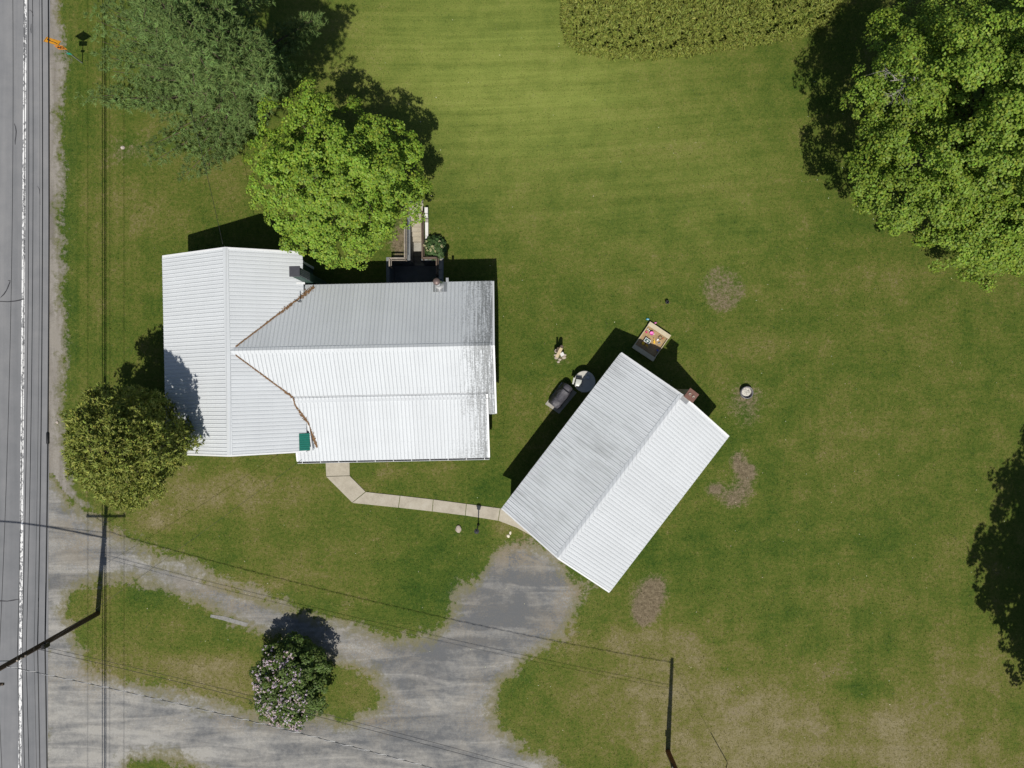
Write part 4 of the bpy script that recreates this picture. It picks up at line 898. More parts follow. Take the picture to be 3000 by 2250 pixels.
RNG = np.random.default_rng(9); random.seed(9)
HP = poly([(1662, -260), (1652, 20), (1650, 80), (1664, 128), (1700, 158), (1780, 168), (1880, 178), (2000, 166), (2130, 145), (2250, 126), (2345, 108), (2420, 70), (2470, -20), (2480, -260)])
hedge = thing('cedar_hedge', (10.5, 23.0, 0), 'wide clipped olive-green cedar hedge at the top of the lawn', 'hedge'); HH = 2.6
P0 = []; OUT = []
bx0, by0 = HP.min(0); bx1, by1 = HP.max(0)
xx = RNG.uniform(bx0, bx1, 17500); yy_ = RNG.uniform(by0, by1, 17500); sd = sdist(xx, yy_, HP); e_ = 1e-2
gxn = (sdist(xx + e_, yy_, HP) - sd) / e_; gyn = (sdist(xx, yy_ + e_, HP) - sd) / e_
domes = np.array([[i * 1.05 + (j % 2) * .5, j * .95] for i in range(60) for j in range(40)]) + np.array([bx0, by0]) + RNG.normal(0, .22, (2400, 2))
for x, y, s_, gx_, gy_ in zip(xx, yy_, sd, gxn, gyn):
    if s_ < .05: continue
    t = min(1, s_ / 1.1); dm = np.min(np.hypot(domes[:, 0] - x, domes[:, 1] - y)); z = HH * (1 - (1 - t) ** 2.2) - 1.0 * min(1.1, dm) ** 2 * t + RNG.normal(0, .12)
    P0.append(np.array([x, y, max(.12, z)])); OUT.append(np.array([-gx_ * (1 - t), -gy_ * (1 - t), .35 + t * .6]))
for i in range(2600):        # steep lower faces
    j = RNG.integers(0, len(HP)); a = HP[j]; b = HP[(j + 1) % len(HP)]; t = RNG.random(); p = a + (b - a) * t; nrm = np.array([(b - a)[1], -(b - a)[0]]); nrm /= np.linalg.norm(nrm) + 1e-9
    if sdist(np.array([p[0] + nrm[0] * .1]), np.array([p[1] + nrm[1] * .1]), HP)[0] > 0: nrm = -nrm
    P0.append(np.array([p[0] - nrm[0] * .1 + RNG.normal(0, .08), p[1] - nrm[1] * .1 + RNG.normal(0, .08), RNG.uniform(.08, 1.0)])); OUT.append(np.array([nrm[0], nrm[1], .4]))
C, Nn, Tt, K, A = sprays(P0, OUT, 8, .27, .06, (.178, .220, .040), (.36, .365, .08))
leaves('foliage', C, Nn, A[:, 0], A[:, 1], K, M['leaf_cedar'], hedge, tang=Tt)
hm = MB()
for i in range(26):
    x, y = RNG.uniform(bx0 + 1, bx1 - 1), RNG.uniform(by0 + 1, by1 - .5)
    if sdist(np.array([x]), np.array([y]), HP)[0] < .9: continue
    MB().tube([(x, y, -.1), (x + .05, y, 1.0), (x, y + .05, 2.1)], [.07, .05, .02], 6).build('stem', M['bark'], hedge)

# lilac on the grass island
lb = P(880, 1962)
lil, LC = broadleaf('lilac_bush', 'dark green lilac bush with pale mauve flower heads on the grass island', (lb.x, lb.y, 0),
          [((lb.x, lb.y, 1.6), (2.45, 2.7, 1.75)), ((lb.x - .6, lb.y - .9, 1.5), (1.7, 1.8, 1.4)), ((lb.x + .2, lb.y + .7, 1.8), (1.6, 1.5, 1.35))],
          190, 9, 26, .125, (.085, .140, .030), (.17, .21, .045), .6, M['leaf_lilac'], .09, (lb.x, lb.y, 2.8), 41, 'bush', rl=(.3, .6), rc=(.16, .30), warp=.12)
RNG = np.random.default_rng(42)
score = (-(LC[:, 0] - lb.x) * .55 - (LC[:, 1] - lb.y) * .25) + (LC[:, 2] - 1.5) * .9 + RNG.normal(0, .55, len(LC)); cand = np.where((score > .7) & (LC[:, 2] > 1.25))[0]
seeds = RNG.choice(cand, 80, replace=False); C = []; K = []; Nn = []
for s_ in seeds:
    near = cand[np.linalg.norm(LC[cand] - LC[s_], axis=1) < .55]
    for h in RNG.choice(near, min(len(near), 13), replace=False):
        p = LC[h] + np.array([0, -.02, .10]); k = 16; pk = np.array((.66, .56, .68)) if RNG.random() < .6 else np.array((.74, .60, .64))
        C.append(p + unit(k) * np.array([.07, .07, .10]) * RNG.uniform(.3, 1, (k, 1)) + np.array([0, 0, .04])); Nn.append(unit(k) + np.array([0, -.2, .8])); K.append(vcol(pk, k, .14))
C, Nn, K = map(np.concatenate, (C, Nn, K)); leaves('blossom', C, Nn, .065, .06, K, M['petal'], lil)

# hydrangea-like shrub by the stairwell, with large leaves and cream flower heads
RNG = np.random.default_rng(50); random.seed(50); hb = P(1275, 728); shrub = thing('flowering_shrub', hb, 'rounded dark green large-leaved shrub with cream flower heads by the handrail', 'shrub')
n = 620; u = unit(n); u[:, 2] = np.abs(u[:, 2]); rr = RNG.uniform(.55, 1.0, (n, 1)) ** .4
C = np.array([hb.x, hb.y, .12]) + u * np.array([.76, .82, .80]) * rr; Nn = u * .6 + np.array([0, 0, .6]) + RNG.normal(0, .25, (n, 3))
leaves('foliage', C, Nn, RNG.uniform(.15, .25, n), RNG.uniform(.12, .19, n), vcol((.055, .105, .030), n, .22, (.10, .16, .05), .6), M['leaf_lilac'], shrub, fold=.15)
C = []; K = []; Nn = []
for i in range(15):
    a = RNG.uniform(0, 6.28); q = RNG.uniform(0, .62); p = np.array([hb.x - .08 + q * math.cos(a), hb.y - .06 + q * math.sin(a) * .9, .12 + .84 * math.sqrt(1 - (q / .9) ** 2)]); k = 22
    C.append(p + unit(k) * .055); Nn.append(unit(k) + np.array([0, 0, .8])); K.append(vcol((.62, .58, .36), k, .1))
C, Nn, K = map(np.concatenate, (C, Nn, K)); leaves('blossom', C, Nn, .05, .045, K, M['petal'], shrub)
m = MB()
for i in range(9):
    a = random.uniform(0, 6.28); MB().tube([(hb.x, hb.y, -.05), (hb.x + .2 * math.cos(a), hb.y + .2 * math.sin(a), .35), (hb.x + .5 * math.cos(a), hb.y + .5 * math.sin(a), .62)], [.018, .014, .006], 5).build('stem', M['bark'], shrub)

# ------------------------------------------------------------------ utility poles and lines
random.seed(3)
p1 = P(286, 1797); p1t = p1 + Vector((.34, .12, 11.45))
pole = thing('utility_pole', p1, 'dark creosoted utility pole with crossarm and long street lamp arm by the road', 'utility pole')
def on1(z): return p1 + (p1t - p1) * (z / 11.45)
m = MB(); m.tube([p1 - up * .3, on1(3), on1(6), on1(9), p1t], [.165, .155, .14, .125, .11], 14); m.build('shaft', M['pole'], pole, True)
m = MB(); ca = on1(10.8) + Vector((-1.28, -.16, 0)); cb_ = on1(10.8) + Vector((1.28, -.16, 0)); m.beam(ca, cb_, .11, .13); arm = m.build('crossarm', M['wood_brown'], pole)
INS = [ca + Vector((.1, 0, .06)), cb_ - Vector((.1, 0, -.06)), on1(10.8) + Vector((.25, -.16, .06))]
for p in INS:
    m = MB(); m.lathe(p, [(.03, 0), (.03, .08), (.07, .10), (.07, .14), (.04, .16), (.05, .2), (.02, .22)], 10); m.build('insulator', M['stone'], arm, True)
m = MB(); m.beam(on1(10.0) + Vector((0, -.13, 0)), ca + Vector((.5, -.02, -.02)), .04, .012); m.beam(on1(10.0) + Vector((0, -.13, 0)), cb_ - Vector((.5, .02, .02)), .04, .012); m.build('arm_brace', M['galv'], pole)
a0 = on1(8.2); tipL = Vector((-34.4, p1.y + .55, 9.35)); q = [a0, a0 * .75 + tipL * .25 + up * .18, a0 * .5 + tipL * .5 + up * .30, a0 * .25 + tipL * .75 + up * .25, tipL]
m = MB(); m.tube(q, .05, 8); la = m.build('lamp_arm', M['galv'], pole, True)
m = MB(); m.tube([on1(8.75), a0 * .5 + tipL * .5 + up * .35], .018, 6); m.build('arm_stay', M['galv'], la)
m = MB(); m.lathe(tipL + Vector((-.35, 0, .0)), [(.06, -.14), (.17, -.10), (.19, -.02), (.15, .06), (.03, .10)], 14, 2.0, 1.0); m.build('lamp_head', M['galv'], la, True)
m = MB(); m.box(on1(5.75) + Vector((.2, -.05, 0)), (.2, .24, .55)); m.build('terminal_box', M['black'], pole, bevel=.02)
for z in (8.1, 7.75, 7.4):
    m = MB(); m.lathe(on1(z) + Vector((.16, 0, -.04)), [(.045, 0), (.055, .04), (.045, .08)], 8); m.build('spool_insulator', M['stone'], pole, True)

def sagline(a, b, sag, n=24): return [Vector(a) * (1 - t) + Vector(b) * t - up * sag * 4 * t * (1 - t) for t in [i / n for i in range(n + 1)]]
def wire(label, a, b, sag, r, mat='wire', grp='overhead wires along the road', n=26, name='overhead_wire'):
    w = MB().tube(sagline(a, b, sag, n), r, 6).build(name, M[mat], None, True); return tag(w, label, 'wire', grp)
NY, SY = 44.0, -72.0                 # next poles of the line stand well outside the picture
def along(label, a, zN, sag, r):
    """one conductor: the spans to the next poles north and south, outside the picture"""
    a = Vector(a); pts = sagline((a.x, SY, zN), a, sag, 24)[:-1] + sagline(a, (a.x, NY, zN), sag, 30)
    return tag(MB().tube(pts, r, 6).build('overhead_wire', M['wire'], None, True), label, 'wire', 'overhead wires along the road')
for p, l in zip(INS, ('road-side end', 'house-side end', 'middle')): along('thin black power line along the road from the %s of the crossarm' % l, p + up * .2, 10.9, 1.0, .012)
for z, dx, l in ((8.1, .16, 'highest'), (7.75, .17, 'middle'), (7.4, .18, 'lowest')): along('black wire along the road, %s of three below the crossarm' % l, on1(z) + Vector((dx, 0, 0)), z + .1, .62, .015)
along('thin black wire along the road between power wires and telephone cables', on1(6.7) + Vector((.16, 0, 0)), 6.8, .55, .009)
along('slim black cable along the road just above the thick telephone cable', on1(6.15) + Vector((.01, 0, 0)), 6.3, .5, .026)
tc = along('thick black telephone cable along the road with a splice case', on1(5.75) + Vector((.18, 0, 0)), 5.95, .45, .036)
spp = sagline(on1(5.75) + Vector((.18, 0, 0)), (on1(5.75).x + .18, NY, 5.95), .45, 60); i_ = min(range(60), key=lambda j: abs(spp[j].y - P(112, 1270, 5.5).y))
MB().tube([spp[i_] - Vector((0, .36, 0)), spp[i_] - Vector((0, .3, 0)), spp[i_] + Vector((0, .3, 0)), spp[i_] + Vector((0, .36, 0))], [.04, .085, .085, .04], 10).build('splice_case', M['black'], tc, True)

p2 = P(1957, 2201); p2t = p2 + Vector((.06, .03, 10.1)); pole2 = thing('utility_pole', p2, 'rusty brown utility pole without crossarm standing on dry grass', 'utility pole')
def on2(z): return p2 + (p2t - p2) * (z / 10.1)
m = MB(); m.tube([p2 - up * .3, on2(3), on2(6), p2t], [.155, .14, .125, .11], 14); m.build('shaft', M['pole2'], pole2, True)
m = MB(); m.box(on2(1.9) + Vector((-.17, .05, 0)), (.12, .16, .45)); m.build('meter_box', M['black'], pole2, bevel=.01)
m = MB(); m.tube([on2(.1) + Vector((-.14, -.08, 0)), on2(5) + Vector((-.13, -.07, 0))], .03, 8); m.build('conduit', M['galv'], pole2, True)
m = MB(); m.lathe(on2(9.75) + Vector((-.16, 0, 0)), [(.045, 0), (.055, .04), (.045, .08)], 8); m.build('spool_insulator', M['stone'], pole2, True)
ga0 = P(2131, 2233); gp = thing('guy_wire', ga0, 'guy wire with black sleeve staying the brown pole on the dry grass', 'guy wire')
gt = on2(9.6); dg = (gt - ga0)
MB().tube([ga0, gt], .008, 5).build('strand', M['wire_light'], gp); MB().tube([ga0 + dg * .01, ga0 + dg * .30], .026, 8).build('sleeve', M['black'], gp, True); MB().tube([ga0 - up * .1, ga0 + dg * .012], .02, 6).build('anchor_rod', M['galv'], gp)
A = sagline(on1(8.9) + Vector((.14, 0, 0)), on2(9.75) + Vector((-.18, 0, .04)), .9, 120); wtw = thing('service_cable', on1(8.9), 'black cable with twisted bare wire strung between the two poles', 'wire')
MB().tube(A[::3], .014, 6).build('insulated_core', M['wire'], wtw, True)
hx = []
dA = (A[-1] - A[0]).normalized(); sA = dA.cross(up).normalized(); uA = sA.cross(dA); LA = (A[-1] - A[0]).length; n = 1400; B_ = sagline(A[0], A[-1], .9, n)
for i, p in enumerate(B_): ph = LA * i / n / .95 * 2 * math.pi; hx.append(p + (sA * math.cos(ph) + uA * math.sin(ph)) * .026)
MB().tube(hx[::2], .013, 4).build('bare_neutral', M['wire_light'], wtw, True)
wire('upper thin black line between the two poles below the twisted cable', on1(6.4) + Vector((.14, 0, 0)), on2(7.3) + Vector((-.13, 0, 0)), .55, .012, grp='lines between the two poles')
wire('lowest thin black line strung between the two poles', on1(6.0) + Vector((.14, 0, 0)), on2(6.9) + Vector((-.13, 0, 0)), .6, .010, grp='lines between the two poles')
wire('thin drop wire from the roadside pole to the porch roof corner', on1(5.3) + Vector((.14, 0, 0)), Lc(aLW + .3, bLe + .1, zLe + .1), .35, .008, grp=None)
wire('pale service drop wire running to the north gable of the house', Lc(aR - .35, bN + .02, 4.75), P(430, -140, 7.6), .5, .012, grp=None)

# ------------------------------------------------------------------ road sign
sb = P(241, 184); sign = thing('road_sign', sb, 'orange-yellow diamond curve sign with 40 speed tab on a steel post', 'road sign')
m = MB(); m.beam(sb - up * .3, sb + up * 3.45, .06, .06, (0, 1, 0)); m.build('post', M['galv'], sign)
def plate(c, pts, mat, name, th=.012, off=0.0):
    c = Vector(c); f = [c + Vector((x, -off - th, z)) for x, z in pts]; b = [c + Vector((x, -off, z)) for x, z in pts]; m_ = MB(); m_.hexa(b, f); return m_.build(name, mat, sign)
sc_ = sb + Vector((0, -.05, 3.02)); r_ = .55
pd = plate(sc_, [(0, -r_), (r_, 0), (0, r_), (-r_, 0)], M['sign_yellow'], 'warning_diamond')
def strip(parent, pts, w, y, z0, mat, name):
    m_ = MB(); L = []
    for i, (x, z) in enumerate(pts):
        a = Vector(pts[max(0, i - 1)]); b = Vector(pts[min(len(pts) - 1, i + 1)]); d = (b - a).normalized(); nn = Vector((-d.y, d.x)); L.append((Vector((x, z)) + nn * w, Vector((x, z)) - nn * w))
    for i in range(len(pts) - 1): m_.quad(*[Vector((z0.x + p.x, z0.y + y, z0.z + p.y)) for p in (L[i][0], L[i][1], L[i + 1][1], L[i + 1][0])])
    return m_, parent
def on_plate(m_, z0, y, pts): m_.quad(*[Vector((z0.x + x, z0.y + y, z0.z + z)) for x, z in pts]); return m_
e = .045; q_ = r_ - .035                                   # black border line
for s1, s2 in (((0, -1), (1, 0)), ((1, 0), (0, 1)), ((0, 1), (-1, 0)), ((-1, 0), (0, -1))):
    m_, _ = strip(pd, [(s1[0] * q_, s1[1] * q_), (s2[0] * q_, s2[1] * q_)], .010, -.016, sc_, None, None); m_.build('border', M['black'], pd)
m_, _ = strip(pd, [(.10, -.33), (.10, -.22), (.085, -.12), (.02, -.03), (-.06, .05), (-.085, .12), (-.085, .20)], .042, -.017, sc_, None, None)
on_plate(m_, sc_, -.017, [(-.205, .18), (.035, .18), (-.085, .37)]); m_.build('curve_arrow', M['black'], pd)
tb = sb + Vector((0, -.05, 2.22)); ptb = plate(tb, [(-.26, -.25), (.26, -.25), (.26, .25), (-.26, .25)], M['sign_orange'], 'speed_tab')
cu = bpy.data.curves.new('speed_digits', 'FONT'); cu.body = '40'; cu.size = .44; cu.align_x = 'CENTER'; cu.align_y = 'CENTER'; cu.extrude = .001; cu.offset = .008
to = bpy.data.objects.new('tmp', cu); COL.objects.link(to); bpy.context.view_layer.update()
me = bpy.data.meshes.new_from_object(to.evaluated_get(bpy.context.evaluated_depsgraph_get())); bpy.data.objects.remove(to)
me.transform(Matrix.Translation(tb + Vector((0, -.016, 0))) @ Matrix.Rotation(math.pi / 2, 4, 'X')); me.materials.clear(); link('speed_digits', me, M['black'], ptb)
plate(sb + Vector((0, -.04, 1.36)), [(-.13, -.12), (.13, -.12), (.13, .12), (-.13, .12)], M['sign_green'], 'marker_plate')

# ------------------------------------------------------------------ lantern post on the walk
lp = P(1401, 1537); lamp = thing('lantern_post', lp, 'black garden lantern on a slim post beside the concrete path', 'lamp post')
MB().tube([lp - up * .2, lp + up * 1.75], .038, 10).build('post', M['black'], lamp, True); MB().lathe(lp, [(.09, 0), (.09, .05), (.05, .12), (.04, .2)], 12).build('base', M['black'], lamp, True)
m = MB(); m.lathe(lp + up * 1.75, [(.04, 0), (.09, .03), (.13, .34), (.13, .36)], 6); lan = m.build('lantern', M['black'], lamp)
MB().lathe(lp + up * 2.11, [(.17, 0), (.15, .03), (.05, .13), (.02, .19)], 6).build('lantern_roof', M['chim_cap'], lan)
for k in range(6):
    an = k * math.pi / 3 + math.pi / 6; c = lp + up * 1.95 + Vector((math.cos(an), math.sin(an), 0)) * .108; MB().box(c, (.012, .07, .22), an).build('pane', M['glass'], lan)

# ------------------------------------------------------------------ sandbox and toys
sc4 = [P(1905, 943, .28), P(1965, 983, .28), P(1913, 1060, .28), P(1853, 1018, .28)]; sctr = sum((v.xy.to_3d() for v in sc4), Vector()) / 4
box = thing('sandbox', sctr, 'wooden sandbox with seat boards full of toys by the garage', 'sandbox')
U = (sc4[1] - sc4[0]).normalized(); Vv = (sc4[3] - sc4[0]).normalized(); lu = (sc4[1] - sc4[0]).length; lv = (sc4[3] - sc4[0]).length; O = Vector((sc4[0].x, sc4[0].y, 0))
def SB(u, v, z): return O + U * u + Vv * v + up * z
def sbx(nm, u0, u1, v0, v1, z0, z1, mat): m = MB(); m.hexa([SB(u0, v0, z0), SB(u0, v1, z0), SB(u1, v1, z0), SB(u1, v0, z0)], [SB(u0, v0, z1), SB(u0, v1, z1), SB(u1, v1, z1), SB(u1, v0, z1)]); return m.build(nm, mat, box, bevel=.006)
sbx('side_board', 0, .04, 0, lv, -.05, .26, M['wood_cream']); sbx('side_board', lu - .04, lu, 0, lv, -.05, .26, M['wood_cream'])
sbx('end_board', .042, lu - .042, 0, .04, -.05, .255, M['wood_cream']); sbx('end_board', .042, lu - .042, lv - .04, lv, -.05, .255, M['wood_cream'])
sbx('seat_board', -.02, lu + .02, -.02, .27, .262, .295, M['wood_cream']); sbx('seat_board', -.02, lu + .02, lv - .27, lv + .02, .262, .295, M['wood_cream'])
ns_ = 14; m = MB(); zz = {}
for i in range(ns_ + 1):
    for j in range(ns_ + 1): zz[i, j] = .13 + random.gauss(0, .012) + .02 * math.sin(i * 1.1) * math.cos(j * .8)
for i in range(ns_):
    for j in range(ns_):
        m.quad(*[SB(.041 + (lu - .082) * a / ns_, .041 + (lv - .082) * b / ns_, zz[a, b]) for a, b in ((i, j), (i, j + 1), (i + 1, j + 1), (i + 1, j))])
m.build('sand', M['sand'], box)
def toy(name, px, py, label, z=.14, cat='toy'): return thing(name, P(px, py, z), label, cat)
t = toy('toy_bucket', 1908, 977, 'pink toy bucket standing in the sandbox'); c = wloc(t)
MB().lathe(c, [(.09, 0), (.13, .17), (.14, .17), (.12, .16), (.08, .02)], 16).build('pail', M['pink'], t, True); MB().tube([c + Vector((-.13, 0, .17)), c + Vector((-.1, .10, .20)), c + Vector((.1, .10, .20)), c + Vector((.13, 0, .17))], .008, 6).build('handle', M['magenta'], t)
for x, y, l in ((1898, 964, 'white toy ball farther from the pink bucket, near the side board'), (1901.5, 968.5, 'white toy ball touching the pink bucket, nearer of two')):
    t = toy('toy_ball', x, y, l); t['group'] = 'white balls in the sandbox'; MB().lathe(wloc(t), [(.004, 0), (.035, .012), (.05, .05), (.035, .088), (.004, .1)], 12).build('ball', M['toy_white'], t, True)
t = toy('toy_cup', 1893, 973.5, 'small magenta toy cup in the sandbox corner'); MB().lathe(wloc(t), [(.04, 0), (.06, .09), (.05, .09), (.03, .01)], 12).build('cup', M['magenta'], t, True)
t = toy('sand_mould', 1914, 978, 'white shell-shaped sand mould touching the pink bucket'); MB().lathe(wloc(t), [(.02, .06), (.06, .04), (.09, 0)], 7, 1, .7).build('shell', M['toy_white'], t)
t = toy('sand_sieve', 1934, 990, 'round dark-rimmed sand sieve lying in the sandbox'); c = wloc(t); MB().lathe(c, [(.115, 0), (.125, .07), (.10, .07), (.095, .01)], 20).build('rim', M['wood_brown'], t, True); MB().lathe(c, [(.094, .012), (.094, .018)], 20).build('mesh', M['sand'], t)
t = toy('toy_block', 1926.5, 995.5, 'white toy block next to the round sieve'); MB().box(wloc(t) + up * .04, (.10, .13, .08), -.6).build('block', M['toy_white'], t, bevel=.01)
an = math.atan2(U.y, U.x)
t = toy('toy_truck', 1895, 999, 'dark green toy dump truck with white-rimmed tray in the sandbox'); c = wloc(t)
MB().box(c + up * .10, (.36, .24, .04), an).build('tray', M['toy_green'], t)
for dx, dy, sx, sy in ((0, .125, .40, .03), (0, -.125, .40, .03), (.185, 0, .03, .22), (-.185, 0, .03, .22)): MB().box(c + Matrix.Rotation(an, 3, 'Z') @ Vector((dx, dy, .15)), (sx, sy, .08), an).build('tray_rim', M['toy_white'], t)
for dx in (-.12, .12):
    for dy in (-.11, .11): w = c + Matrix.Rotation(an, 3, 'Z') @ Vector((dx, dy, .04)); s2 = Matrix.Rotation(an, 3, 'Z') @ Vector((0, .02, 0)); MB().tube([w - s2, w + s2], .045, 10).build('wheel', M['black'], t)
MB().box(c + Matrix.Rotation(an, 3, 'Z') @ Vector((.02, .0, .14)), (.12, .08, .05), an + .3).build('load', M['toy_white'], t, bevel=.01)
t = toy('toy_cab', 1884, 1006, 'yellow toy digger cab at the edge of the garage shadow'); MB().lathe(wloc(t), [(.10, 0), (.11, .06), (.09, .11), (.03, .13)], 12).build('cab', M['toy_yellow'], t, True)
t = toy('toy_scoop', 1894, 1011.5, 'yellow toy scoop half in the garage shadow'); MB().lathe(wloc(t), [(.05, 0), (.09, .05), (.08, .06), (.04, .02)], 12, 1, .7).build('bowl', M['toy_yellow'], t, True); MB().beam(wloc(t) + Vector((.03, -.05, .05)), wloc(t) + Vector((.09, -.16, .05)), .03, .02).build('handle', M['toy_yellow'], t)
t = toy('toy_digger', 1916, 1001, 'small yellow toy digger in the middle of the sand'); c = wloc(t); MB().box(c + up * .06, (.09, .13, .07), .1).build('body', M['toy_yellow'], t, bevel=.01); MB().beam(c + Vector((0, .06, .08)), c + Vector((-.02, .18, .12)), .03, .03).build('boom', M['toy_yellow'], t); MB().beam(c + Vector((-.02, .18, .12)), c + Vector((-.03, .24, .02)), .05, .02).build('shovel', M['toy_yellow'], t); MB().box(c + Vector((.02, -.09, .03)), (.12, .05, .05)).build('track', M['toy_yellow'], t)
t = toy('toy_car', 1931, 1005, 'grey-blue toy car lying in the sand'); c = wloc(t); MB().box(c + up * .04, (.15, .08, .05), .2).build('body', M['toy_grey'], t, bevel=.015); MB().box(c + up * .08, (.07, .07, .04), .2).build('cabin', M['toy_grey'], t, bevel=.01)
t = toy('toy_spade', 1926, 1026, 'blue toy spade against the sandbox side board'); c = wloc(t); MB().box(c + up * .03, (.09, .12, .02), .5).build('blade', M['toy_blue'], t, bevel=.006); MB().tube([c + up * .03, c + Vector((.08, -.14, .05))], .012, 6).build('shaft', M['toy_blue'], t)
t = toy('toy_rake', 1941, 992, 'small red toy rake beside the round sieve'); c = wloc(t); MB().tube([c + up * .02, c + Vector((.10, .05, .03))], .009, 6).build('shaft', M['toy_red'], t); MB().box(c + up * .02, (.03, .09, .02), .4).build('head', M['toy_red'], t)
t = toy('toy_boat', 1897, 935.5, 'teal toy boat with pale deck on grass by the sandbox', 0.0); c = wloc(t); MB().lathe(c, [(.06, 0), (.11, .08), (.10, .085), (.05, .06)], 12, 1.0, .6).build('hull', M['toy_teal'], t, True); MB().box(c + Vector((.01, -.01, .09)), (.11, .05, .04), -.2).build('deck', M['pale_blue'], t, bevel=.01)
t = toy('toy_pig', 1919.5, 946, 'small pale pink toy on grass behind the sandbox seat board', 0.0); c = wloc(t); MB().lathe(c, [(.03, 0), (.06, .04), (.055, .09), (.01, .12)], 12, 1.2, .9).build('body', M['pink'], t, True); MB().lathe(c + Vector((.07, .01, .05)), [(.01, 0), (.035, .03), (.01, .07)], 8).build('head', M['pink'], t, True)

# ------------------------------------------------------------------ round table with portable grill
tc_ = P(1713, 1118, .74); tcx = Vector((tc_.x, tc_.y, 0)); tab = thing('round_table', tcx, 'round patio table half in the garage shadow with a grill on it', 'table')
MB().lathe(tcx + up * .70, [(.66, 0), (.685, .012), (.685, .03), (.66, .042)], 40).build('table_top', M['table'], tab)
for k in range(4):
    an_ = k * math.pi / 2 + .6; MB().tube([tcx + Vector((math.cos(an_), math.sin(an_), 0)) * .5, tcx + Vector((math.cos(an_), math.sin(an_), 0)) * .42 + up * .70], .02, 8).build('leg', M['chim_cap'], tab)
gcn = P(1694, 1119, .78); gr = thing('portable_grill', gcn, 'portable grill with pale lid standing on the round table', 'grill'); ra = math.radians(78)
R3 = Matrix.Rotation(ra, 3, 'Z')
MB().box(gcn + up * .09, (.60, .40, .14), ra).build('firebox', M['chim_cap'], gr, bevel=.03)
m = MB(); m.box(gcn + R3 @ Vector((-.05, 0, .22)), (.46, .38, .13), ra); m.build('lid', M['steel_lid'], gr, smooth=True, bevel=.05)
MB().tube([gcn + R3 @ Vector((-.2, .24, .2)), gcn + R3 @ Vector((.1, .24, .2))], .014, 8).build('lid_handle', M['black'], gr)
for k in range(3): MB().box(gcn + R3 @ Vector((.22 + .05 * k, 0, .17)), (.015, .36, .04), ra).build('rear_bar', M['black'], gr)
MB().box(gcn + R3 @ Vector((.0, .31, .12)), (.42, .10, .02), ra).build('side_shelf', M['steel_lid'], gr)
bxp = P(1722, 1106, .78); t = thing('carton', bxp, 'small grey square box on the shaded half of the round table', 'box'); MB().box(bxp + up * .06, (.24, .22, .12), -.5).build('carton_body', M['toy_grey'], t, bevel=.012); MB().box(bxp + up * .125, (.20, .18, .01), -.5).build('carton_lid', M['galv'], t)

# covered barbecue on a concrete pad
padq = [P(x, y) for x, y in ((1597, 1184), (1646, 1119), (1690, 1150), (1638, 1212))][::-1]; m = MB(); m.hexa([v - up * .1 for v in padq], [v + up * .03 for v in padq])
pad = m.build('concrete_pad', M['concrete'], None, bevel=.01); tag(pad, 'small concrete pad under the covered barbecue', 'concrete pad')
ca_, cb2 = P(1622, 1190, .9), P(1668, 1130, .9); axd = (cb2 - ca_); axd.z = 0; La = axd.length; axd.normalize(); sdd = Vector((-axd.y, axd.x, 0)); bc = Vector(((ca_.x + cb2.x) / 2, (ca_.y + cb2.y) / 2, .03))
cov = thing('covered_barbecue', bc, 'barbecue under a sagging black fabric cover next to the round table', 'barbecue'); random.seed(12)
m = MB(); NL, NC = 16, 17; Rr = []
for i in range(NL + 1):
    t_ = i / NL; x = (t_ - .5) * La; e1 = 1 - abs(2 * t_ - 1) ** 7; hgt = (1.02 if .25 < t_ < .8 else .86) * (.90 + .10 * e1) + .03 * math.sin(9 * t_); hw = (.33 + .05 * e1 + .02 * math.sin(13 * t_)); row = []
    for j in range(NC):
        a_ = j / (NC - 1); th = math.pi * a_; cx_ = math.cos(th); sz = math.sin(th); px_ = math.copysign(abs(cx_) ** .55, cx_) * (hw + .06 * (1 - sz)) * (.82 + .18 * (1 - sz) + .02 * math.sin(7 * a_ + 5 * t_)); pz = sz ** .5 * hgt + .018 * math.sin(17 * a_ + 11 * t_)
        row.append(bc + axd * (x + .02 * math.sin(9 * a_ + i)) + sdd * (px_ + random.gauss(0, .008)) + up * max(0, pz))
    Rr.append(row)
for i in range(NL):
    for j in range(NC - 1): m.quad(Rr[i][j], Rr[i][j + 1], Rr[i + 1][j + 1], Rr[i + 1][j])
m.f.append(None); m.f.pop()
m.quad(*Rr[0]); m.quad(*reversed(Rr[-1])); co = m.build('fabric_cover', M['cover'], cov)
bmx = bmesh.new(); bmx.from_mesh(co.data); bmesh.ops.remove_doubles(bmx, verts=bmx.verts, dist=.002); bmx.to_mesh(co.data); bmx.free()
MB().tube([bc + axd * (-La * .30) + sdd * .40 + up * .55, bc + axd * (La * .25) + sdd * .41 + up * .56], .016, 8).build('handle_bar', M['black'], cov)
MB().tube([bc - axd * La * .4 - sdd * .3 + up * .06 - sdd * .03, bc - axd * La * .4 - sdd * .3 + up * .06 + sdd * .03], .07, 12).build('wheel', M['black'], cov)

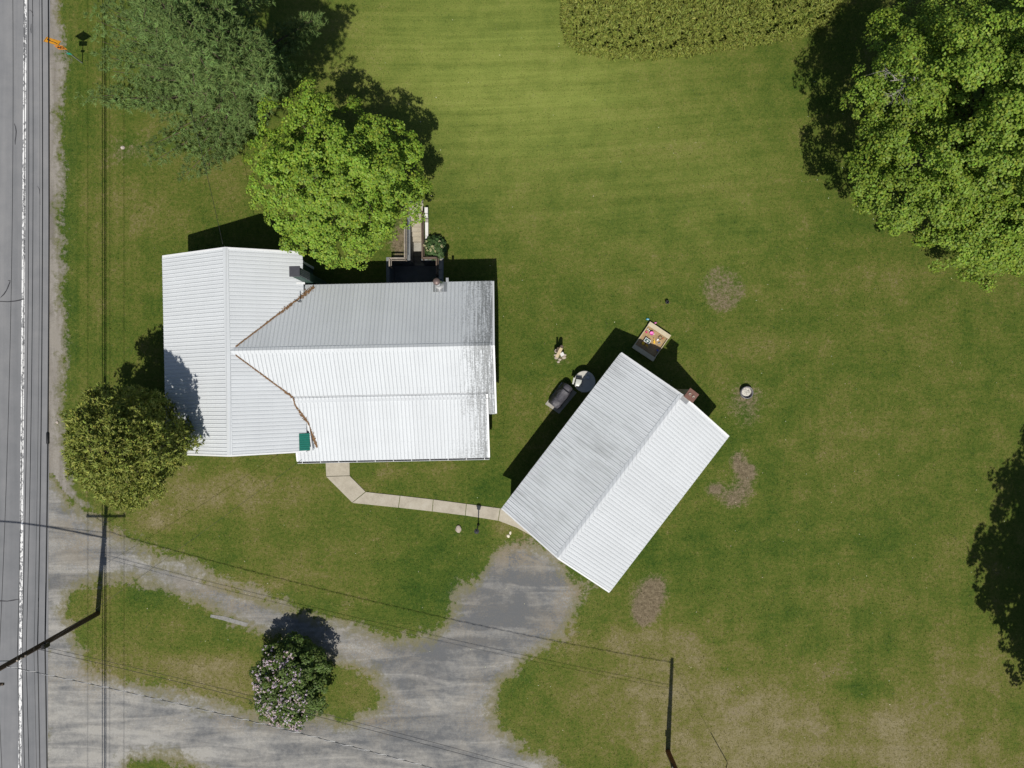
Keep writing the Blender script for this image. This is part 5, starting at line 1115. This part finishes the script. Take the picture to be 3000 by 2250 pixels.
# ------------------------------------------------------------------ weathered post group on the lawn
gp0 = P(1638, 1034); orn = thing('garden_ornament', gp0, 'old log posts with a pale plank and white block on the lawn', 'garden ornament')
a_ = P(1642.5, 1018); MB().lathe(a_, [(.13, -.1), (.12, .5), (.115, 1.0), (.09, 1.02)], 12).build('log_post', M['wood_brown'], orn, True)
b_ = P(1629, 1029); MB().lathe(b_, [(.125, -.1), (.125, .55), (.075, .56), (.075, .30)], 14).build('hollow_log', M['stone'], orn, True)
m = MB(); m.beam(P(1631, 1046, .45), P(1645, 1019, 1.08), .20, .05); m.build('plank', M['wood_pale'], orn)
m = MB(); m.box(P(1646.5, 1038, .35), (.24, .24, .30), .5); m.build('white_block', M['white_paint'], orn, bevel=.015)
m = MB(); m.beam(P(1632, 1030, .5), P(1635.5, 1018, 1.25), .03, .13, (1, 0, 0)); m.build('upright_blade', M['wood_brown'], orn)
for k, (x, y, r) in enumerate(((1630, 1048, .13), (1640, 1053, .11), (1652, 1047, .14), (1655, 1040, .1), (1627, 1040, .1), (1636, 1060, .1))):
    MB().lathe(P(x, y, -.02), [(r * .8, 0), (r, .04), (r * .7, .09), (r * .2, .11)], 7, 1.1, .85).build('edging_stone', M['stone'], orn)

# fire ring, bucket, stones
fr = P(2184, 1150); ring = thing('fire_ring', fr, 'round steel fire ring full of pale ash on the lawn', 'fire ring')
m = MB(); prf = [(.385, -.03), (.40, .36), (.355, .36), (.345, .02)]; m.lathe(fr, prf, 36, closed=False); m.build('steel_ring', M['rust'], ring, True)
random.seed(20); m = MB(); n_ = 22; rows = []
for i in range(6):
    r = .35 * i / 5; rows.append([fr + Vector((r * math.cos(2 * math.pi * j / n_), r * math.sin(2 * math.pi * j / n_), .20 - .10 * (i / 5) ** 2 + random.gauss(0, .018))) for j in range(n_)])
for i in range(5):
    for j in range(n_): k = (j + 1) % n_; m.quad(rows[i][j], rows[i + 1][j], rows[i + 1][k], rows[i][k])
m.build('ash_bed', M['ash'], ring)
for k in range(9):
    an_ = random.uniform(0, 6.28); r = random.uniform(.05, .22); MB().lathe(fr + Vector((r * math.cos(an_), r * math.sin(an_), .17)), [(.015, 0), (.028, .02), (.01, .035)], 6).build('charred_lump', M['ash'] if k % 3 else M['black'], ring)
bk = P(1953, 886); pot = thing('garden_bucket', bk, 'small black bucket standing alone on the lawn above the sandbox', 'bucket'); MB().lathe(bk, [(.09, 0), (.115, .24), (.125, .24), (.10, .23), (.08, .03)], 16).build('bucket_body', M['black'], pot, True); MB().tube([bk + Vector((-.12, 0, .23)), bk + Vector((0, -.11, .24)), bk + Vector((.12, 0, .23))], .006, 6).build('bail', M['galv'], pot)
def rock(name, px, py, r, h, mat, label, sx=1.2, sy=.9, sd_=1, cat='stone', grp=None):
    random.seed(sd_); bm = bmesh.new(); bmesh.ops.create_icosphere(bm, subdivisions=2, radius=1.0)
    p = P(px, py)
    for v in bm.verts: f = 1 + random.gauss(0, .09); v.co = Vector((p.x + v.co.x * r * sx * f, p.y + v.co.y * r * sy * f, h * .35 + v.co.z * h * .65 * f))
    me = bpy.data.meshes.new(name); bm.to_mesh(me); bm.free(); o = link(name, me, mat, None); return tag(o, label, cat, grp)
rock('field_stone', 360, 433, .12, .10, M['stone_pink'], 'pale stone in a bare patch left of the pine', 1.2, 1.0, 2)
rock('field_stone', 1343, 1549, .21, .16, M['stone'], 'round pinkish grey stone set in the lawn below the lantern path', .95, 1.2, 3)
rock('field_stone', 1489, 1570, .11, .10, M['stone_pale'], 'cream stone beside the path end, largest of its pair', 1.0, 1.0, 4)
rock('field_stone', 1495, 1561, .085, .09, M['stone_pale'], 'cream stone beside the path end, smaller of its pair', .8, 1.4, 5)
rock('field_stone', 168, 1237, .09, .08, M['stone_pink'], 'whitish stone at the road shoulder under the cedar', 1.0, 1.0, 6)
kb = MB(); kq = [P(x, y) for x, y in ((618, 1800), (660, 1806), (728, 1826), (722, 1836), (650, 1816), (616, 1808))][::-1]; kb.hexa([v - up * .05 for v in kq], [v + up * .025 for v in kq]); o = kb.build('stone_edging', pmat('edging_concrete', (.24, .235, .22), .9, .35, 5.0, bump=.5), None, bevel=.008); tag(o, 'short pale concrete edging strip between drive and grass island', 'edging')

RNG = np.random.default_rng(77); n = 260
X = RNG.uniform(-24, 33, n); Y = RNG.uniform(-24, 24, n); ok = np.ones(n, bool)
C = np.stack([X, Y, np.full(n, .03)], 1); o = bpy.data.objects.new('tmp_root', None)
fl = leaves('clover_flowers', C, np.tile([0, 0, 1.0], (n, 1)) + RNG.normal(0, .2, (n, 3)), RNG.uniform(.03, .075, n), RNG.uniform(.03, .06, n), vcol((.70, .68, .52), n, .15), M['petal'], None)
tag(fl, 'scattered tiny white clover flowers across the lawn', 'flowers', kind='stuff'); bpy.data.objects.remove(o)

RNG = np.random.default_rng(91); n = 150000
X = RNG.uniform(-29.2, 34.5, n); Y = RNG.uniform(-26, 26, n)
a_ = X * EX.x + Y * EX.y; b_ = X * EY.x + Y * EY.y
ok = (sd_drive(X, Y) < -.1) & (sdist(X, Y, SHOULDER) < -.1)
ok &= ~((a_ > aW + .3) & (a_ < aE - .3) & (b_ > bS + .3) & (b_ < bN - .3)) & ~((a_ > aE - .5) & (a_ < aME - .3) & (b_ > bLe + .3) & (b_ < bNe - .3))
ok &= sdist(X, Y, np.array([[v.x, v.y] for v in (gW, gS_, gE, gN)])) < -.02
for q4 in SL: ok &= sdist(X, Y, np.array([[P(*p).x, P(*p).y] for p in q4])) < -.01
ok &= ~(in_rect(X, Y, (WELL[0] - .3, WELL[1], WELL[2] + .3, WELL[3] + .3)) | in_rect(X, Y, (STAIR[0] - .2, STAIR[1], STAIR[2] + .2, STAIR[3] + 1.3)))
ok &= (sdist(X, Y, np.array([[v.x, v.y] for v in padq])) < 0) & (np.hypot(X - fr.x, Y - fr.y) > .42) & (sdist(X, Y, np.array([[v.x, v.y] for v in sc4])) < 0)
X, Y = X[ok], Y[ok]; fd = fields(X, Y); ok = RNG.random(len(X)) > np.clip(fd['soil'] * 1.3, 0, .85); X, Y = X[ok], Y[ok]; fd = fields(X, Y); n = len(X)
t = np.clip((fd['dry'] - .30) * 2.2 + RNG.normal(0, .30, n), 0, 1)[:, None]
K = (np.array([.056, .096, .012]) * (1 - t) + np.array([.21, .178, .070]) * t) * RNG.uniform(.7, 1.35, (n, 1)); K = K * (1 - .35 * fd['pale'][:, None]) + np.array([.19, .235, .05]) * .35 * fd['pale'][:, None]
ln = RNG.uniform(.06, .13, n); d = unit(n); d[:, 2] = np.abs(d[:, 2]) * .55 + .12; d /= np.linalg.norm(d, axis=1, keepdims=True)
C = np.stack([X, Y, np.full(n, .002)], 1) + d * ln[:, None] * .5
gb = leaves('grass_blades', C, unit(n) + np.array([0, 0, .6]), ln, RNG.uniform(.018, .034, n), K, M['leaf_lilac'], None, tang=d)
tag(gb, 'loose longer grass blades standing up all over the lawn', 'grass', kind='stuff')
